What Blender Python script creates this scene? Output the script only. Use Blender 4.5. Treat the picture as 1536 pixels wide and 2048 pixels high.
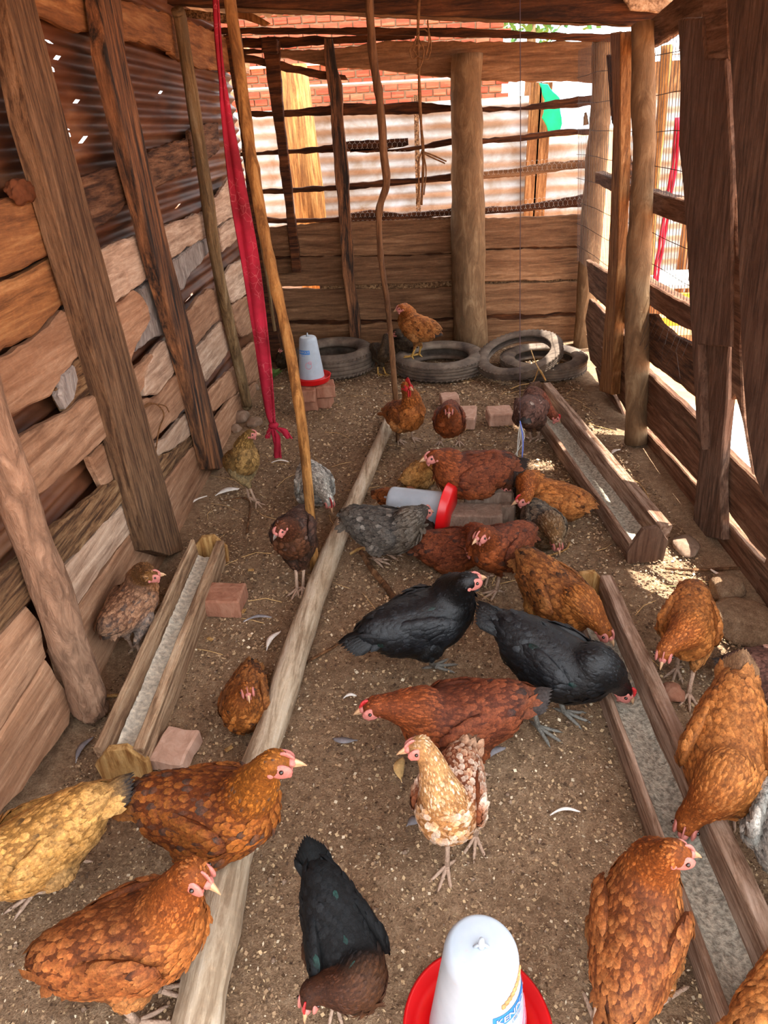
import bpy, bmesh, math, random
import numpy as np
from mathutils import Vector, Matrix, noise as mnoise

random.seed(7); NR = np.random.RandomState(7)
for o in list(bpy.data.objects): bpy.data.objects.remove(o)
C = bpy.context.scene.collection
sc = bpy.context.scene

# ------------------------------------------------------------------ camera
FPX, CX, CY, H = 1340.0, 768.0, 1024.0, 1.5
R = np.array([[0.9985786748, 0.0322189293, 0.0424566932],
              [0.0206744403, 0.5000630256, -0.8657421891],
              [-0.0491243088, 0.8653894562, 0.4986861651]])      # world = R @ cam
cam_d = bpy.data.cameras.new('camera'); cam = bpy.data.objects.new('camera', cam_d); C.objects.link(cam)
M4 = Matrix([[*R[0], 0], [*R[1], 0], [*R[2], H], [0, 0, 0, 1]])
cam.matrix_world = M4
cam_d.sensor_fit = 'VERTICAL'; cam_d.sensor_height = 36.0; cam_d.lens = FPX / 2048 * 36.0
cam_d.clip_start = 0.05; cam_d.clip_end = 300
sc.camera = cam
# ------------------------------------------------------------------ light
w = bpy.data.worlds.new('sky'); sc.world = w; w.use_nodes = True
bg = w.node_tree.nodes['Background']; bg.inputs[0].default_value = (0.92, 0.955, 1.0, 1); bg.inputs[1].default_value = 2.4
sun_d = bpy.data.lights.new('sun', 'SUN'); sun_d.energy = 8.0; sun_d.angle = math.radians(0.6); sun_d.color = (1, .95, .86)
sun = bpy.data.objects.new('sun', sun_d); C.objects.link(sun)
_sd = Vector((math.cos(math.radians(70)) * math.cos(math.radians(8)), math.cos(math.radians(70)) * math.sin(math.radians(8)), math.sin(math.radians(70))))
sun.rotation_euler = _sd.to_track_quat('Z', 'Y').to_euler()
sc.view_settings.view_transform = 'Standard'; sc.view_settings.look = 'None'
sc.view_settings.gamma = 1.0; sc.view_settings.use_curve_mapping = False
sc.view_settings.exposure = 1.3

# ------------------------------------------------------------------ helpers
def ray(x, y): return R @ np.array([x - CX, -(y - CY), -FPX])
def onp(x, y, p, n):
    d = ray(x, y); o = np.array([0, 0, H]); p = np.array(p, float); n = np.array(n, float)
    return o + d * (np.dot(p - o, n) / np.dot(d, n))
def fl(x, y, z=0.0): return onp(x, y, (0, 0, z), (0, 0, 1))
def aty(x, y, Y): return onp(x, y, (0, Y, 0), (0, 1, 0))
def S(r, g, b):
    f = lambda c: (c / 255 / 12.92) if c / 255 <= .04045 else ((c / 255 + .055) / 1.055) ** 2.4
    return (f(r), f(g), f(b))
def link(o, parent=None):
    C.objects.link(o)
    if parent is not None: o.parent = parent
    return o
def mesh(name, verts, faces, mat, parent=None, smooth=False, kind=None):
    me = bpy.data.meshes.new(name)
    me.from_pydata([tuple(v) for v in verts], [], [tuple(f) for f in faces]); me.update()
    if smooth: me.polygons.foreach_set('use_smooth', [True] * len(me.polygons))
    if mat: me.materials.append(mat)
    o = link(bpy.data.objects.new(name, me), parent)
    if kind: o['kind'] = kind
    return o
def tag(o, label=None, cat=None, group=None, kind=None):
    if label: o['label'] = label
    if cat: o['category'] = cat
    if group: o['group'] = group
    if kind: o['kind'] = kind
    return o
def empty(name, loc=(0, 0, 0), rz=0, **k):
    o = bpy.data.objects.new(name, None); o.location = loc; o.rotation_euler = (0, 0, rz); link(o); o.empty_display_size = .1
    return tag(o, **k)
class MB:
    def __init__(s): s.v = []; s.f = []
    def add(s, v, f):
        n = len(s.v); s.v += [tuple(a) for a in v]; s.f += [tuple(i + n for i in q) for q in f]
    def box(s, c, d, rot=None, ch=0.0):
        c = Vector(c); d = Vector(d) / 2
        if ch > 0:
            pts = []
            for sx in (-1, 1):
                for sy in (-1, 1):
                    for sz in (-1, 1):
                        for ax in range(3):
                            q = Vector((sx * d.x, sy * d.y, sz * d.z)); sg = (sx, sy, sz)
                            for b in range(3):
                                if b != ax: q[b] -= sg[b] * ch
                            pts.append(q)
            bm = bmesh.new(); vs = [bm.verts.new(p) for p in pts]; bmesh.ops.convex_hull(bm, input=vs)
            bm.verts.index_update(); v = [x.co.copy() for x in bm.verts]; f = [[a.index for a in q.verts] for q in bm.faces]; bm.free()
        else:
            v = [Vector((x * d.x, y * d.y, z * d.z)) for x in (-1, 1) for y in (-1, 1) for z in (-1, 1)]
            f = [(0, 1, 3, 2), (4, 6, 7, 5), (0, 4, 5, 1), (2, 3, 7, 6), (0, 2, 6, 4), (1, 5, 7, 3)]
        if rot is not None: v = [rot @ a for a in v]
        s.add([a + c for a in v], f)
    def tube(s, pts, rad, n=8, jit=0.0, ell=None):
        pts = [Vector(p) for p in pts]; N = len(pts)
        if not hasattr(rad, '__len__'): rad = [rad] * N
        t0 = (pts[1] - pts[0]).normalized()
        up = Vector((0, 0, 1)) if abs(t0.z) < .9 else Vector((1, 0, 0))
        a = t0.cross(up).normalized(); v = []; seed = random.random() * 50
        for i, p in enumerate(pts):
            t = (pts[min(i + 1, N - 1)] - pts[max(i - 1, 0)]).normalized()
            a = (a - t * a.dot(t)).normalized(); b = t.cross(a)
            for k in range(n):
                th = 2 * math.pi * k / n
                r = rad[i] * (1 + jit * mnoise.noise(Vector((math.cos(th) * 1.3, math.sin(th) * 1.3, i * .35 + seed))) * 2)
                ea, eb = (1, 1) if ell is None else ell
                v.append(p + (a * math.cos(th) * ea + b * math.sin(th) * eb) * r)
        f = [(i * n + k, i * n + (k + 1) % n, (i + 1) * n + (k + 1) % n, (i + 1) * n + k) for i in range(N - 1) for k in range(n)]
        f += [tuple(reversed(range(n))), tuple((N - 1) * n + k for k in range(n))]
        s.add(v, f)
    def lathe(s, prof, n=40, M=None, close=False):
        v = []
        for r, z in prof:
            for k in range(n):
                th = 2 * math.pi * k / n; q = Vector((r * math.cos(th), r * math.sin(th), z)); v.append(M @ q if M else q)
        m = len(prof); f = []
        for i in range(m if close else m - 1):
            j = (i + 1) % m
            f += [(i * n + k, i * n + (k + 1) % n, j * n + (k + 1) % n, j * n + k) for k in range(n)]
        s.add(v, f)
    def build(s, name, mat, parent=None, smooth=False, kind=None): return mesh(name, s.v, s.f, mat, parent, smooth, kind)
def resample(pts, n):
    """Catmull-Rom through the points."""
    P = [Vector(p) for p in pts]; P = [P[0] * 2 - P[1]] + P + [P[-1] * 2 - P[-2]]; out = []
    segs = len(P) - 3
    for i in range(n + 1):
        u = i / n * segs; k = min(int(u), segs - 1); t = u - k; a, b, c, d = P[k:k + 4]
        out.append(.5 * ((2 * b) + (c - a) * t + (2 * a - 5 * b + 4 * c - d) * t * t + (3 * b - a - 3 * c + d) * t ** 3))
    return out

# ------------------------------------------------------------------ materials
def newmat(name, rough=.8, spec=.3):
    m = bpy.data.materials.new(name); m.use_nodes = True; nt = m.node_tree; b = nt.nodes['Principled BSDF']
    b.inputs['Roughness'].default_value = rough; b.inputs['Specular IOR Level'].default_value = spec
    return m, nt, b
def ramp(nt, stops):
    r = nt.nodes.new('ShaderNodeValToRGB'); e = r.color_ramp.elements
    while len(e) < len(stops): e.new(.5)
    for el, (p, c) in zip(e, stops): el.position = p; el.color = (*c, 1)
    return r
def noise_n(nt, vec, scale, detail=6, rough=.6, dist=0.0):
    n = nt.nodes.new('ShaderNodeTexNoise'); n.inputs['Scale'].default_value = scale; n.inputs['Detail'].default_value = detail
    n.inputs['Roughness'].default_value = rough; n.inputs['Distortion'].default_value = dist
    if vec is not None: nt.links.new(vec, n.inputs['Vector'])
    return n
def mixc(nt, fac, a, b, mode='MIX'):
    m = nt.nodes.new('ShaderNodeMix'); m.data_type = 'RGBA'; m.blend_type = mode
    for s_, v in ((m.inputs[0], fac), (m.inputs[6], a), (m.inputs[7], b)):
        if hasattr(v, 'default_value') or hasattr(v, 'is_linked'): nt.links.new(v, s_)
        elif isinstance(v, tuple): s_.default_value = (*v, 1)
        else: s_.default_value = v
    return m.outputs[2]
def objvec(nt, sx, sy, sz, rnd=True):
    tc = nt.nodes.new('ShaderNodeTexCoord'); mp = nt.nodes.new('ShaderNodeMapping'); mp.inputs['Scale'].default_value = (sx, sy, sz)
    nt.links.new(tc.outputs['Object'], mp.inputs['Vector']); oi = nt.nodes.new('ShaderNodeObjectInfo')
    if rnd:
        mul = nt.nodes.new('ShaderNodeMath'); mul.operation = 'MULTIPLY'; mul.inputs[1].default_value = 37.0
        nt.links.new(oi.outputs['Random'], mul.inputs[0]); cb = nt.nodes.new('ShaderNodeCombineXYZ')
        for i in range(3): nt.links.new(mul.outputs[0], cb.inputs[i])
        nt.links.new(cb.outputs[0], mp.inputs['Location'])
    return mp.outputs[0], oi.outputs['Random'], tc.outputs['Object']
def bump(nt, b, h, strength=.4, dist=.01):
    bp = nt.nodes.new('ShaderNodeBump'); bp.inputs['Strength'].default_value = strength; bp.inputs['Distance'].default_value = dist
    nt.links.new(h, bp.inputs['Height']); nt.links.new(bp.outputs[0], b.inputs['Normal'])
def wood(name, dark, mid, light, axis='y', grain=28, blotch=None, bl_amt=.5, rough=.82, bstr=.5, vari=.35, dk=.6):
    m, nt, b = newmat(name, rough, .22)
    grain = grain * 1.5; sx = [grain] * 3; sx['xyz'.index(axis)] = grain * .09
    v, rnd, raw = objvec(nt, *sx)
    n1 = noise_n(nt, v, 1.0, 10, .72, .35)
    sx2 = [7.0] * 3; sx2['xyz'.index(axis)] = 1.6
    v2, _, _ = objvec(nt, *sx2); n2 = noise_n(nt, v2, 1.0, 6, .65, .5)
    r1 = ramp(nt, [(.30, tuple(c * dk for c in dark)), (.42 if dk < .8 else .36, dark), (.53, mid), (.66, light)]); nt.links.new(n1.outputs[0], r1.inputs[0])
    r2 = ramp(nt, [(.36, (0, 0, 0)), (.62, (1, 1, 1))]); nt.links.new(n2.outputs[0], r2.inputs[0])
    col = mixc(nt, r2.outputs[0], blotch if blotch else dark, r1.outputs[0])
    mm = nt.nodes.new('ShaderNodeMath'); mm.operation = 'MULTIPLY_ADD'; mm.inputs[1].default_value = bl_amt; mm.inputs[2].default_value = 0
    col = mixc(nt, bl_amt, r1.outputs[0], col)
    # dry fine dust speckle
    n3 = noise_n(nt, raw, 55, 3, .7); r3 = ramp(nt, [(.5, (.5, .5, .5)), (.8, (.68, .66, .64))]); nt.links.new(n3.outputs[0], r3.inputs[0])
    col = mixc(nt, .8, col, r3.outputs[0], 'OVERLAY')
    hs = nt.nodes.new('ShaderNodeHueSaturation'); mr = nt.nodes.new('ShaderNodeMapRange')
    nt.links.new(rnd, mr.inputs[0]); mr.inputs[3].default_value = 1 - vari; mr.inputs[4].default_value = 1 + vari * .75
    nt.links.new(mr.outputs[0], hs.inputs['Value']); nt.links.new(col, hs.inputs['Color'])
    nt.links.new(hs.outputs[0], b.inputs['Base Color'])
    ad = nt.nodes.new('ShaderNodeMath'); ad.operation = 'ADD'; nt.links.new(n1.outputs[0], ad.inputs[0]); nt.links.new(n2.outputs[0], ad.inputs[1])
    bump(nt, b, ad.outputs[0], min(1, bstr * 1.7), .014)
    return m
def bark(name, a, b_, c, scale=1.0, bstr=.8):
    m, nt, b = newmat(name, .9, .15)
    v, rnd, raw = objvec(nt, 16 * scale, 16 * scale, 5 * scale)
    n1 = noise_n(nt, v, 1.0, 8, .65, 1.0); n2 = noise_n(nt, raw, 9 * scale, 4, .6)
    r1 = ramp(nt, [(.3, a), (.5, b_), (.68, c)]); nt.links.new(n1.outputs[0], r1.inputs[0])
    col = mixc(nt, .45, r1.outputs[0], mixc(nt, n2.outputs[0], a, c))
    nt.links.new(col, b.inputs['Base Color']); bump(nt, b, n1.outputs[0], bstr, .02); return m
def flat(name, col, rough=.5, spec=.5, nscale=0, amt=.2, bs=0):
    m, nt, b = newmat(name, rough, spec); b.inputs['Base Color'].default_value = (*col, 1)
    if nscale:
        tc = nt.nodes.new('ShaderNodeTexCoord'); n = noise_n(nt, tc.outputs['Object'], nscale, 5, .6)
        r = ramp(nt, [(.35, tuple(c * (1 - amt) for c in col)), (.7, tuple(min(1, c * (1 + amt)) for c in col))]); nt.links.new(n.outputs[0], r.inputs[0])
        nt.links.new(r.outputs[0], b.inputs['Base Color'])
        if bs: bump(nt, b, n.outputs[0], bs, .01)
    return m

M = {}
M['tan'] = wood('dry_tan_slab', S(116, 84, 62), S(162, 124, 96), S(190, 154, 124), 'y', 26, S(146, 98, 66), .4, vari=.14, bstr=.3, dk=.85)
M['tan_pale'] = wood('pale_slab', S(134, 108, 90), S(194, 166, 142), S(222, 200, 178), 'y', 26, S(150, 108, 76), .4, vari=.13, bstr=.3, dk=.85)
M['orange'] = wood('orange_slab', S(88, 54, 30), S(146, 98, 58), S(176, 130, 84), 'y', 22, S(84, 50, 32), .55, vari=.12, bstr=.3, dk=.8)
M['russet'] = wood('russet_slab', S(72, 48, 34), S(124, 86, 60), S(158, 118, 88), 'y', 34, S(48, 28, 20), .6, vari=.12)
M['bark_grey'] = bark('grey_flaky_bark', S(92, 80, 76), S(150, 136, 128), S(200, 190, 180), 2.6, 1.0)
M['weather'] = wood('weathered_split_slab', S(74, 50, 32), S(140, 104, 70), S(180, 148, 110), 'y', 44, S(60, 42, 28), .5, vari=.1)
M['back'] = wood('back_wall_board', S(84, 58, 38), S(134, 98, 68), S(162, 124, 92), 'x', 24, S(90, 58, 36), .5, vari=.18, dk=.8)
M['back_dark'] = wood('dark_beam', S(46, 24, 12), S(88, 50, 26), S(120, 74, 42), 'x', 26, S(40, 22, 12), .5, vari=.15)
M['right'] = wood('right_wall_board', S(80, 56, 40), S(124, 92, 70), S(152, 120, 96), 'y', 28, S(92, 48, 26), .5, vari=.16)
M['right_post'] = wood('rough_upright_board', S(76, 56, 44), S(110, 84, 68), S(130, 104, 86), 'z', 34, S(84, 52, 34), .5, vari=.1)
M['sawn'] = wood('sawn_brown_post', S(70, 48, 32), S(116, 86, 60), S(140, 108, 80), 'z', 40, S(80, 56, 38), .35, vari=.06)
M['streak'] = wood('streaked_split_post', S(40, 32, 28), S(124, 82, 52), S(180, 124, 82), 'z', 20, S(36, 30, 28), .6, vari=.05)
M['sawn_org'] = wood('orange_sawn_post', S(100, 64, 34), S(146, 100, 58), S(176, 132, 86), 'z', 34, S(128, 82, 46), .4, vari=.06)
M['round'] = wood('peeled_round_post', S(82, 62, 38), S(126, 100, 66), S(158, 136, 104), 'z', 22, S(96, 80, 60), .5, vari=.06)
M['stick'] = wood('yellow_brown_stick', S(104, 66, 28), S(160, 112, 58), S(188, 146, 90), 'z', 22, S(110, 74, 42), .5, vari=.05)
M['branch'] = wood('brown_branch', S(70, 44, 26), S(118, 82, 52), S(150, 112, 80), 'z', 22, S(84, 58, 38), .5, vari=.05)
M['pole'] = wood('bare_grey_pole', S(150, 128, 104), S(198, 178, 152), S(222, 206, 184), 'y', 26, S(164, 140, 112), .5, vari=.04)
M['trunk'] = bark('mottled_trunk', S(66, 46, 30), S(110, 82, 56), S(154, 126, 94), 1.2, .7)
M['barkpost'] = bark('flaking_brown_bark', S(80, 56, 42), S(146, 110, 86), S(190, 152, 124), 2.2, 1.2)
M['trough'] = wood('trough_board', S(124, 96, 72), S(180, 148, 116), S(206, 180, 150), 'y', 30, S(120, 86, 62), .4, vari=.06)
M['trough_dk'] = wood('worn_trough_board', S(116, 88, 68), S(170, 140, 118), S(204, 176, 156), 'y', 30, S(96, 60, 42), .5, vari=.08)
M['yellowend'] = wood('yellow_offcut', S(140, 96, 50), S(186, 146, 90), S(208, 172, 118), 'z', 30, S(160, 112, 64), .35, vari=.08)
M['twine'] = flat('dry_bark_twine', S(112, 78, 50), .9, .1, 60, .4)
M['wire'] = flat('rusty_wire', S(58, 46, 42), .6, .4)
M['galv'] = flat('galvanised_wire', S(170, 165, 155), .5, .5)
M['red'] = flat('red_plastic', S(200, 18, 22), .32, .5, 6, .08)
M['skin'] = flat('pink_comb_skin', S(178, 108, 98), .55, .35, 90, .2, .3)
M['comb'] = flat('red_comb', S(176, 36, 38), .5, .4, 120, .25, .3)
M['beak'] = flat('horn_beak', S(184, 144, 108), .4, .5, 40, .15)
M['beak_dk'] = flat('grey_beak', S(110, 98, 90), .4, .5)
M['eye'] = flat('dark_eye', S(30, 18, 12), .15, .6)
M['leg'] = flat('pale_scaly_leg', S(180, 150, 128), .55, .35, 160, .22, .6)
M['leg_y'] = flat('yellow_scaly_leg', S(206, 164, 84), .55, .35, 160, .2, .6)
M['leg_g'] = flat('grey_scaly_leg', S(118, 114, 106), .55, .35, 160, .25, .6)

def corr_mat(name, dark, mid, light, metallic=0.0, rough=.6, sc_=5):
    m, nt, b = newmat(name, rough, .3); b.inputs['Metallic'].default_value = metallic
    v, rnd, raw = objvec(nt, sc_, sc_ * .4, sc_ * 1.3, False); n = noise_n(nt, v, 1, 8, .62, .4)
    r = ramp(nt, [(.32, dark), (.52, mid), (.7, light)]); nt.links.new(n.outputs[0], r.inputs[0]); nt.links.new(r.outputs[0], b.inputs['Base Color'])
    bump(nt, b, n.outputs[0], .12, .01); return m
M['rust'] = corr_mat('rusty_iron_sheet', S(60, 32, 20), S(100, 60, 38), S(132, 90, 62), .0, .5)
M['iron'] = corr_mat('pale_iron_sheet', S(142, 122, 102), S(166, 158, 150), S(186, 184, 184), .2, .5)
M['roofm'] = corr_mat('roof_sheet', S(110, 86, 64), S(150, 128, 104), S(176, 160, 140), .0, .6)

# floor soil
def soil():
    m, nt, b = newmat('trodden_soil', .95, .12)
    tc = nt.nodes.new('ShaderNodeTexCoord'); o = tc.outputs['Object']
    n1 = noise_n(nt, o, 2.3, 5, .6, .3); n2 = noise_n(nt, o, 38, 8, .75); n3 = noise_n(nt, o, 210, 3, .7)
    r1 = ramp(nt, [(.33, S(128, 102, 78)), (.5, S(156, 126, 98)), (.68, S(176, 146, 116))]); nt.links.new(n1.outputs[0], r1.inputs[0])
    r2 = ramp(nt, [(.36, S(92, 70, 54)), (.52, S(150, 122, 96)), (.72, S(204, 178, 148))]); nt.links.new(n2.outputs[0], r2.inputs[0])
    c = mixc(nt, .5, r1.outputs[0], r2.outputs[0])
    r3 = ramp(nt, [(.38, (.34, .33, .32)), (.55, (.5, .5, .5)), (.74, (.72, .70, .67))]); nt.links.new(n3.outputs[0], r3.inputs[0])
    c = mixc(nt, .85, c, r3.outputs[0], 'OVERLAY'); nt.links.new(c, b.inputs['Base Color'])
    ad = nt.nodes.new('ShaderNodeMath'); ad.operation = 'ADD'; nt.links.new(n2.outputs[0], ad.inputs[0]); nt.links.new(n3.outputs[0], ad.inputs[1])
    bump(nt, b, ad.outputs[0], .8, .01); return m
M['soil'] = soil()
M['sand'] = flat('orange_sandy_ground', S(200, 140, 92), .95, .1, 8, .2, .3)
def colmat(name, rough=.75, spec=.25, sheen=.0, trans=0):
    m, nt, b = newmat(name, rough, spec); a = nt.nodes.new('ShaderNodeAttribute'); a.attribute_name = 'Col'
    if name.startswith('husk'): nt.links.new(a.outputs['Color'], b.inputs['Base Color'])
    else:
        tc = nt.nodes.new('ShaderNodeTexCoord'); n = noise_n(nt, tc.outputs['Object'], 150, 4, .75); n2 = noise_n(nt, tc.outputs['Object'], 42, 4, .7)
        r = ramp(nt, [(.32, (.52, .50, .48)), (.5, (.95, .95, .95)), (.72, (1.5, 1.48, 1.44))]); nt.links.new(n.outputs[0], r.inputs[0])
        r2 = ramp(nt, [(.34, (.66, .62, .60)), (.62, (1.16, 1.16, 1.16))]); nt.links.new(n2.outputs[0], r2.inputs[0])
        c = mixc(nt, 1.0, a.outputs['Color'], r.outputs[0], 'MULTIPLY'); nt.links.new(mixc(nt, 1.0, c, r2.outputs[0], 'MULTIPLY'), b.inputs['Base Color']); bump(nt, b, n.outputs[0], .5, .004)
    if sheen: b.inputs['Sheen Weight'].default_value = sheen
    return m
M['plume'] = colmat('plumage', .7, .2, .0)
M['plume_black'] = colmat('glossy_black_plumage', .42, .35, .0)
M['flakes'] = colmat('husk_flakes', .9, .1)

# ------------------------------------------------------------------ slabs cut to shape on a wall plane
LP = ((-1.03, 0, 0), (1, 0, 0))
RN = np.array([-1, 0, -.09]); RN = RN / np.linalg.norm(RN)
RP = ((1.22, 0, 0), tuple(RN))
BP = ((0, 5.13, 0), (0, -1, 0))
def slab(name, px, plane, thick, mat, parent, off=0.0, jit=.003, ch=.005, step=.035):
    p0 = np.array(plane[0], float); n = np.array(plane[1], float); p0 = p0 + n * off
    P = [Vector(onp(x, y, p0, n)) for x, y in px]
    return slab3(name, P, Vector(n), thick, mat, parent, jit, ch, step)
def slab3(name, P, n, thick, mat, parent, jit=.003, ch=.005, step=.035):
    n = Vector(n).normalized(); pts = []; sd = random.random() * 100
    # orientation
    area = Vector((0, 0, 0))
    for i in range(len(P)): area += P[i].cross(P[(i + 1) % len(P)])
    if area.dot(n) < 0: P = P[::-1]
    for i in range(len(P)):
        a, b = P[i], P[(i + 1) % len(P)]; L = (b - a).length; k = max(1, int(L / step)); e = (b - a).normalized(); o = e.cross(n)
        for j in range(k):
            q = a.lerp(b, j / k)
            if j > 0: q = q + o * (jit * 1.8 * mnoise.noise(q * 9 + Vector((sd, 0, 0))) + jit * .7 * random.uniform(-1, 1))
            pts.append(q)
    N = len(pts); ins = []
    for i in range(N):
        e1 = (pts[i] - pts[i - 1]).normalized(); e2 = (pts[(i + 1) % N] - pts[i]).normalized()
        m_ = (n.cross(e1) + n.cross(e2)); m_ = m_.normalized() if m_.length > 1e-6 else n.cross(e1)
        ins.append(pts[i] + m_ * ch)
    v = ins + [p - n * ch for p in pts] + [p - n * thick for p in pts]
    f = [tuple(range(N))]
    for r in (0, 1): f += [(r * N + (i + 1) % N, r * N + i, (r + 1) * N + i, (r + 1) * N + (i + 1) % N) for i in range(N)]
    f.append(tuple(reversed(range(2 * N, 3 * N))))
    return mesh(name, v, f, mat, parent)
def corrugated(name, mat, parent, org, eu, ev, U, V, nrm, pitch=.055, amp=.011, du=.12, holes=(), wav=.004):
    """grid: u along the corrugations, v across them"""
    org, eu, ev, nrm = Vector(org), Vector(eu), Vector(ev), Vector(nrm); nv = int(V / pitch * 6); nu = max(2, int(U / du))
    v = []; f = []
    for i in range(nu + 1):
        for j in range(nv + 1):
            u = U * i / nu; q = V * j / nv
            v.append(org + eu * u + ev * q + nrm * (amp * math.sin(2 * math.pi * q / pitch) + wav * math.sin(u * 3 + q)))
    for i in range(nu):
        for j in range(nv):
            if (i, j) in holes: continue
            a = i * (nv + 1) + j; f.append((a, a + nv + 1, a + nv + 2, a + 1))
    return mesh(name, v, f, mat, parent, True)

# ================================================================== SETTING
# floor
nx, ny = 120, 220
X = np.linspace(-1.35, 1.45, nx); Yv = np.linspace(-.6, 5.6, ny)
vs = []
for y in Yv:
    for x in X:
        z = .012 * mnoise.noise(Vector((x * 1.7, y * 1.7, 0))) + .005 * mnoise.noise(Vector((x * 9, y * 9, 3))) - .006
        e = max(0, abs(x - .1) - .95); z += e * .04
        vs.append((x, y, z))
fs = [(j * nx + i, j * nx + i + 1, (j + 1) * nx + i + 1, (j + 1) * nx + i) for j in range(ny - 1) for i in range(nx - 1)]
floor = mesh('floor', vs, fs, M['soil'], None, True); floor['kind'] = 'structure'; floor['label'] = 'brown trodden soil floor strewn with husks'
vs = [(-60, -30, -.03), (60, -30, -.03), (60, 90, -.03), (-60, 90, -.03)]
g = mesh('ground', vs, [(0, 1, 2, 3)], M['sand']); g['kind'] = 'structure'; g['label'] = 'orange sandy yard outside the shed'

# ---- left wall
wl = empty('wall_left', (-1.05, 2.5, 0), label='left shed wall of rough slabs over rusty sheets', kind='structure')
wl.matrix_world = Matrix.Identity(4); wl.location = (0, 0, 0)
def lp(px, mat='tan', th=.024, off=0.0, name='plank', **k):
    off = off * 1.6 + random.uniform(-.006, .006); k.setdefault('jit', .005); k.setdefault('ch', .007)
    return slab(name, px, LP, th, M[mat], wl, off, **k)
def add_corr_left():
    holes = set(); y0, du, pitch = -.4, .035, .06; nv = int(2.15 / pitch * 6); nu = int(5.6 / du)
    for (x, y, r) in [(100, 140, 1), (35, 193, 1), (130, 263, 2), (135, 270, 1), (170, 285, 1), (81, 336, 0), (105, 80, 0), (357, 414, 1), (218, 495, 0), (320, 185, 0), (160, 200, 0), (378, 588, 0), (375, 600, 1), (30, 165, 0), (124, 117, 0)]:
        p = onp(x, y, (-1.10, 0, 0), (1, 0, 0)); i = int((p[1] - y0) / 5.6 * nu); j = int((p[2] + .05) / 2.15 * nv)
        holes.add((i, j))
        if r > 0: holes.add((i, j + 1))
        if r > 1: holes.add((i + 1, j + 1)); holes.add((i, j + 2))
    corrugated('corrugated_sheet', M['rust'], wl, (-1.10, y0, -.05), (0, 1, 0), (0, 0, 1), 5.6, 2.15, (1, 0, 0), pitch, .014, du, holes)
add_corr_left()
# top rail slabs
lp([(-60, -60), (40, -10), (200, -60), (200, 58), (160, 66), (134, 56), (100, 38), (61, 26), (-60, 10)], 'orange')
lp([(200, -40), (240, -2), (291, 10), (345, 32), (345, 102), (318, 92), (281, 81), (249, 81), (200, 72)], 'orange')
lp([(340, 28), (369, 37), (403, 51), (445, 72), (500, 95), (500, 150), (470, 146), (432, 140), (400, 137), (383, 132), (379, 118), (372, 116), (366, 124), (342, 108)], 'orange')
# middle rail
lp([(-160, 445), (0, 403), (71, 386), (108, 377), (125, 374), (140, 486), (122, 502), (101, 510), (60, 532), (0, 556), (-160, 610)], 'orange')
lp([(118, 376), (149, 362), (203, 342), (261, 325), (290, 312), (300, 384), (274, 396), (250, 412), (237, 430), (210, 450), (183, 464), (150, 480)], 'russet')
lp([(285, 314), (298, 306), (338, 288), (376, 276), (384, 345), (355, 355), (330, 368), (300, 384)], 'russet')
lp([(380, 262), (400, 250), (437, 245), (440, 300), (405, 330), (384, 340)], 'russet')
# bay 0
lp([(-160, 620), (0, 567), (60, 542), (100, 518), (128, 492), (137, 500), (141, 560), (140, 606), (125, 612), (112, 629), (68, 673), (0, 708), (-160, 770)], 'orange')
lp([(137, 500), (160, 492), (176, 606), (141, 606)], 'russet', off=-.03)
lp([(-160, 780), (0, 716), (68, 680), (110, 640), (126, 620), (150, 613), (185, 614), (200, 672), (180, 690), (150, 722), (125, 760), (113, 776), (105, 792), (57, 813), (10, 836), (-160, 905)], 'tan', off=.006)
lp([(196, 680), (222, 765), (179, 791), (135, 822), (122, 800), (116, 778), (130, 752), (155, 718)], 'weather', off=.002)
lp([(126, 750), (150, 730), (158, 760), (150, 800), (135, 818), (120, 790)], 'bark_grey', off=.007)
lp([(-160, 990), (-40, 925), (22, 888), (85, 849), (135, 826), (179, 793), (232, 762), (262, 830), (236, 850), (217, 874), (182, 908), (169, 920), (68, 997), (-160, 1140)], 'tan', off=.01)
lp([(180, 913), (217, 877), (240, 853), (262, 845), (282, 930), (262, 950), (210, 978), (196, 950)], 'tan')
lp([(-160, 1290), (0, 1153), (60, 1100), (95, 1068), (150, 1022), (205, 978), (285, 936), (290, 958), (281, 970), (183, 1077), (125, 1136), (57, 1209), (0, 1272), (-160, 1420)], 'weather', off=.004)
lp([(90, 1180), (125, 1138), (183, 1079), (281, 972), (296, 1000), (294, 1026), (237, 1097), (156, 1215), (110, 1280)], 'tan_pale', off=-.002)
lp([(156, 1219), (237, 1101), (296, 1028), (340, 1010), (350, 1110), (205, 1385), (140, 1400), (110, 1300)], 'tan', off=.0)
lp([(-160, 1440), (0, 1276), (57, 1213), (80, 1240), (95, 1314), (50, 1385), (10, 1451), (-160, 1680)], 'tan', off=.002)
lp([(-160, 1690), (10, 1455), (50, 1390), (93, 1318), (145, 1400), (140, 1450), (60, 1560), (-160, 1840)], 'tan', off=.006)
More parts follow.
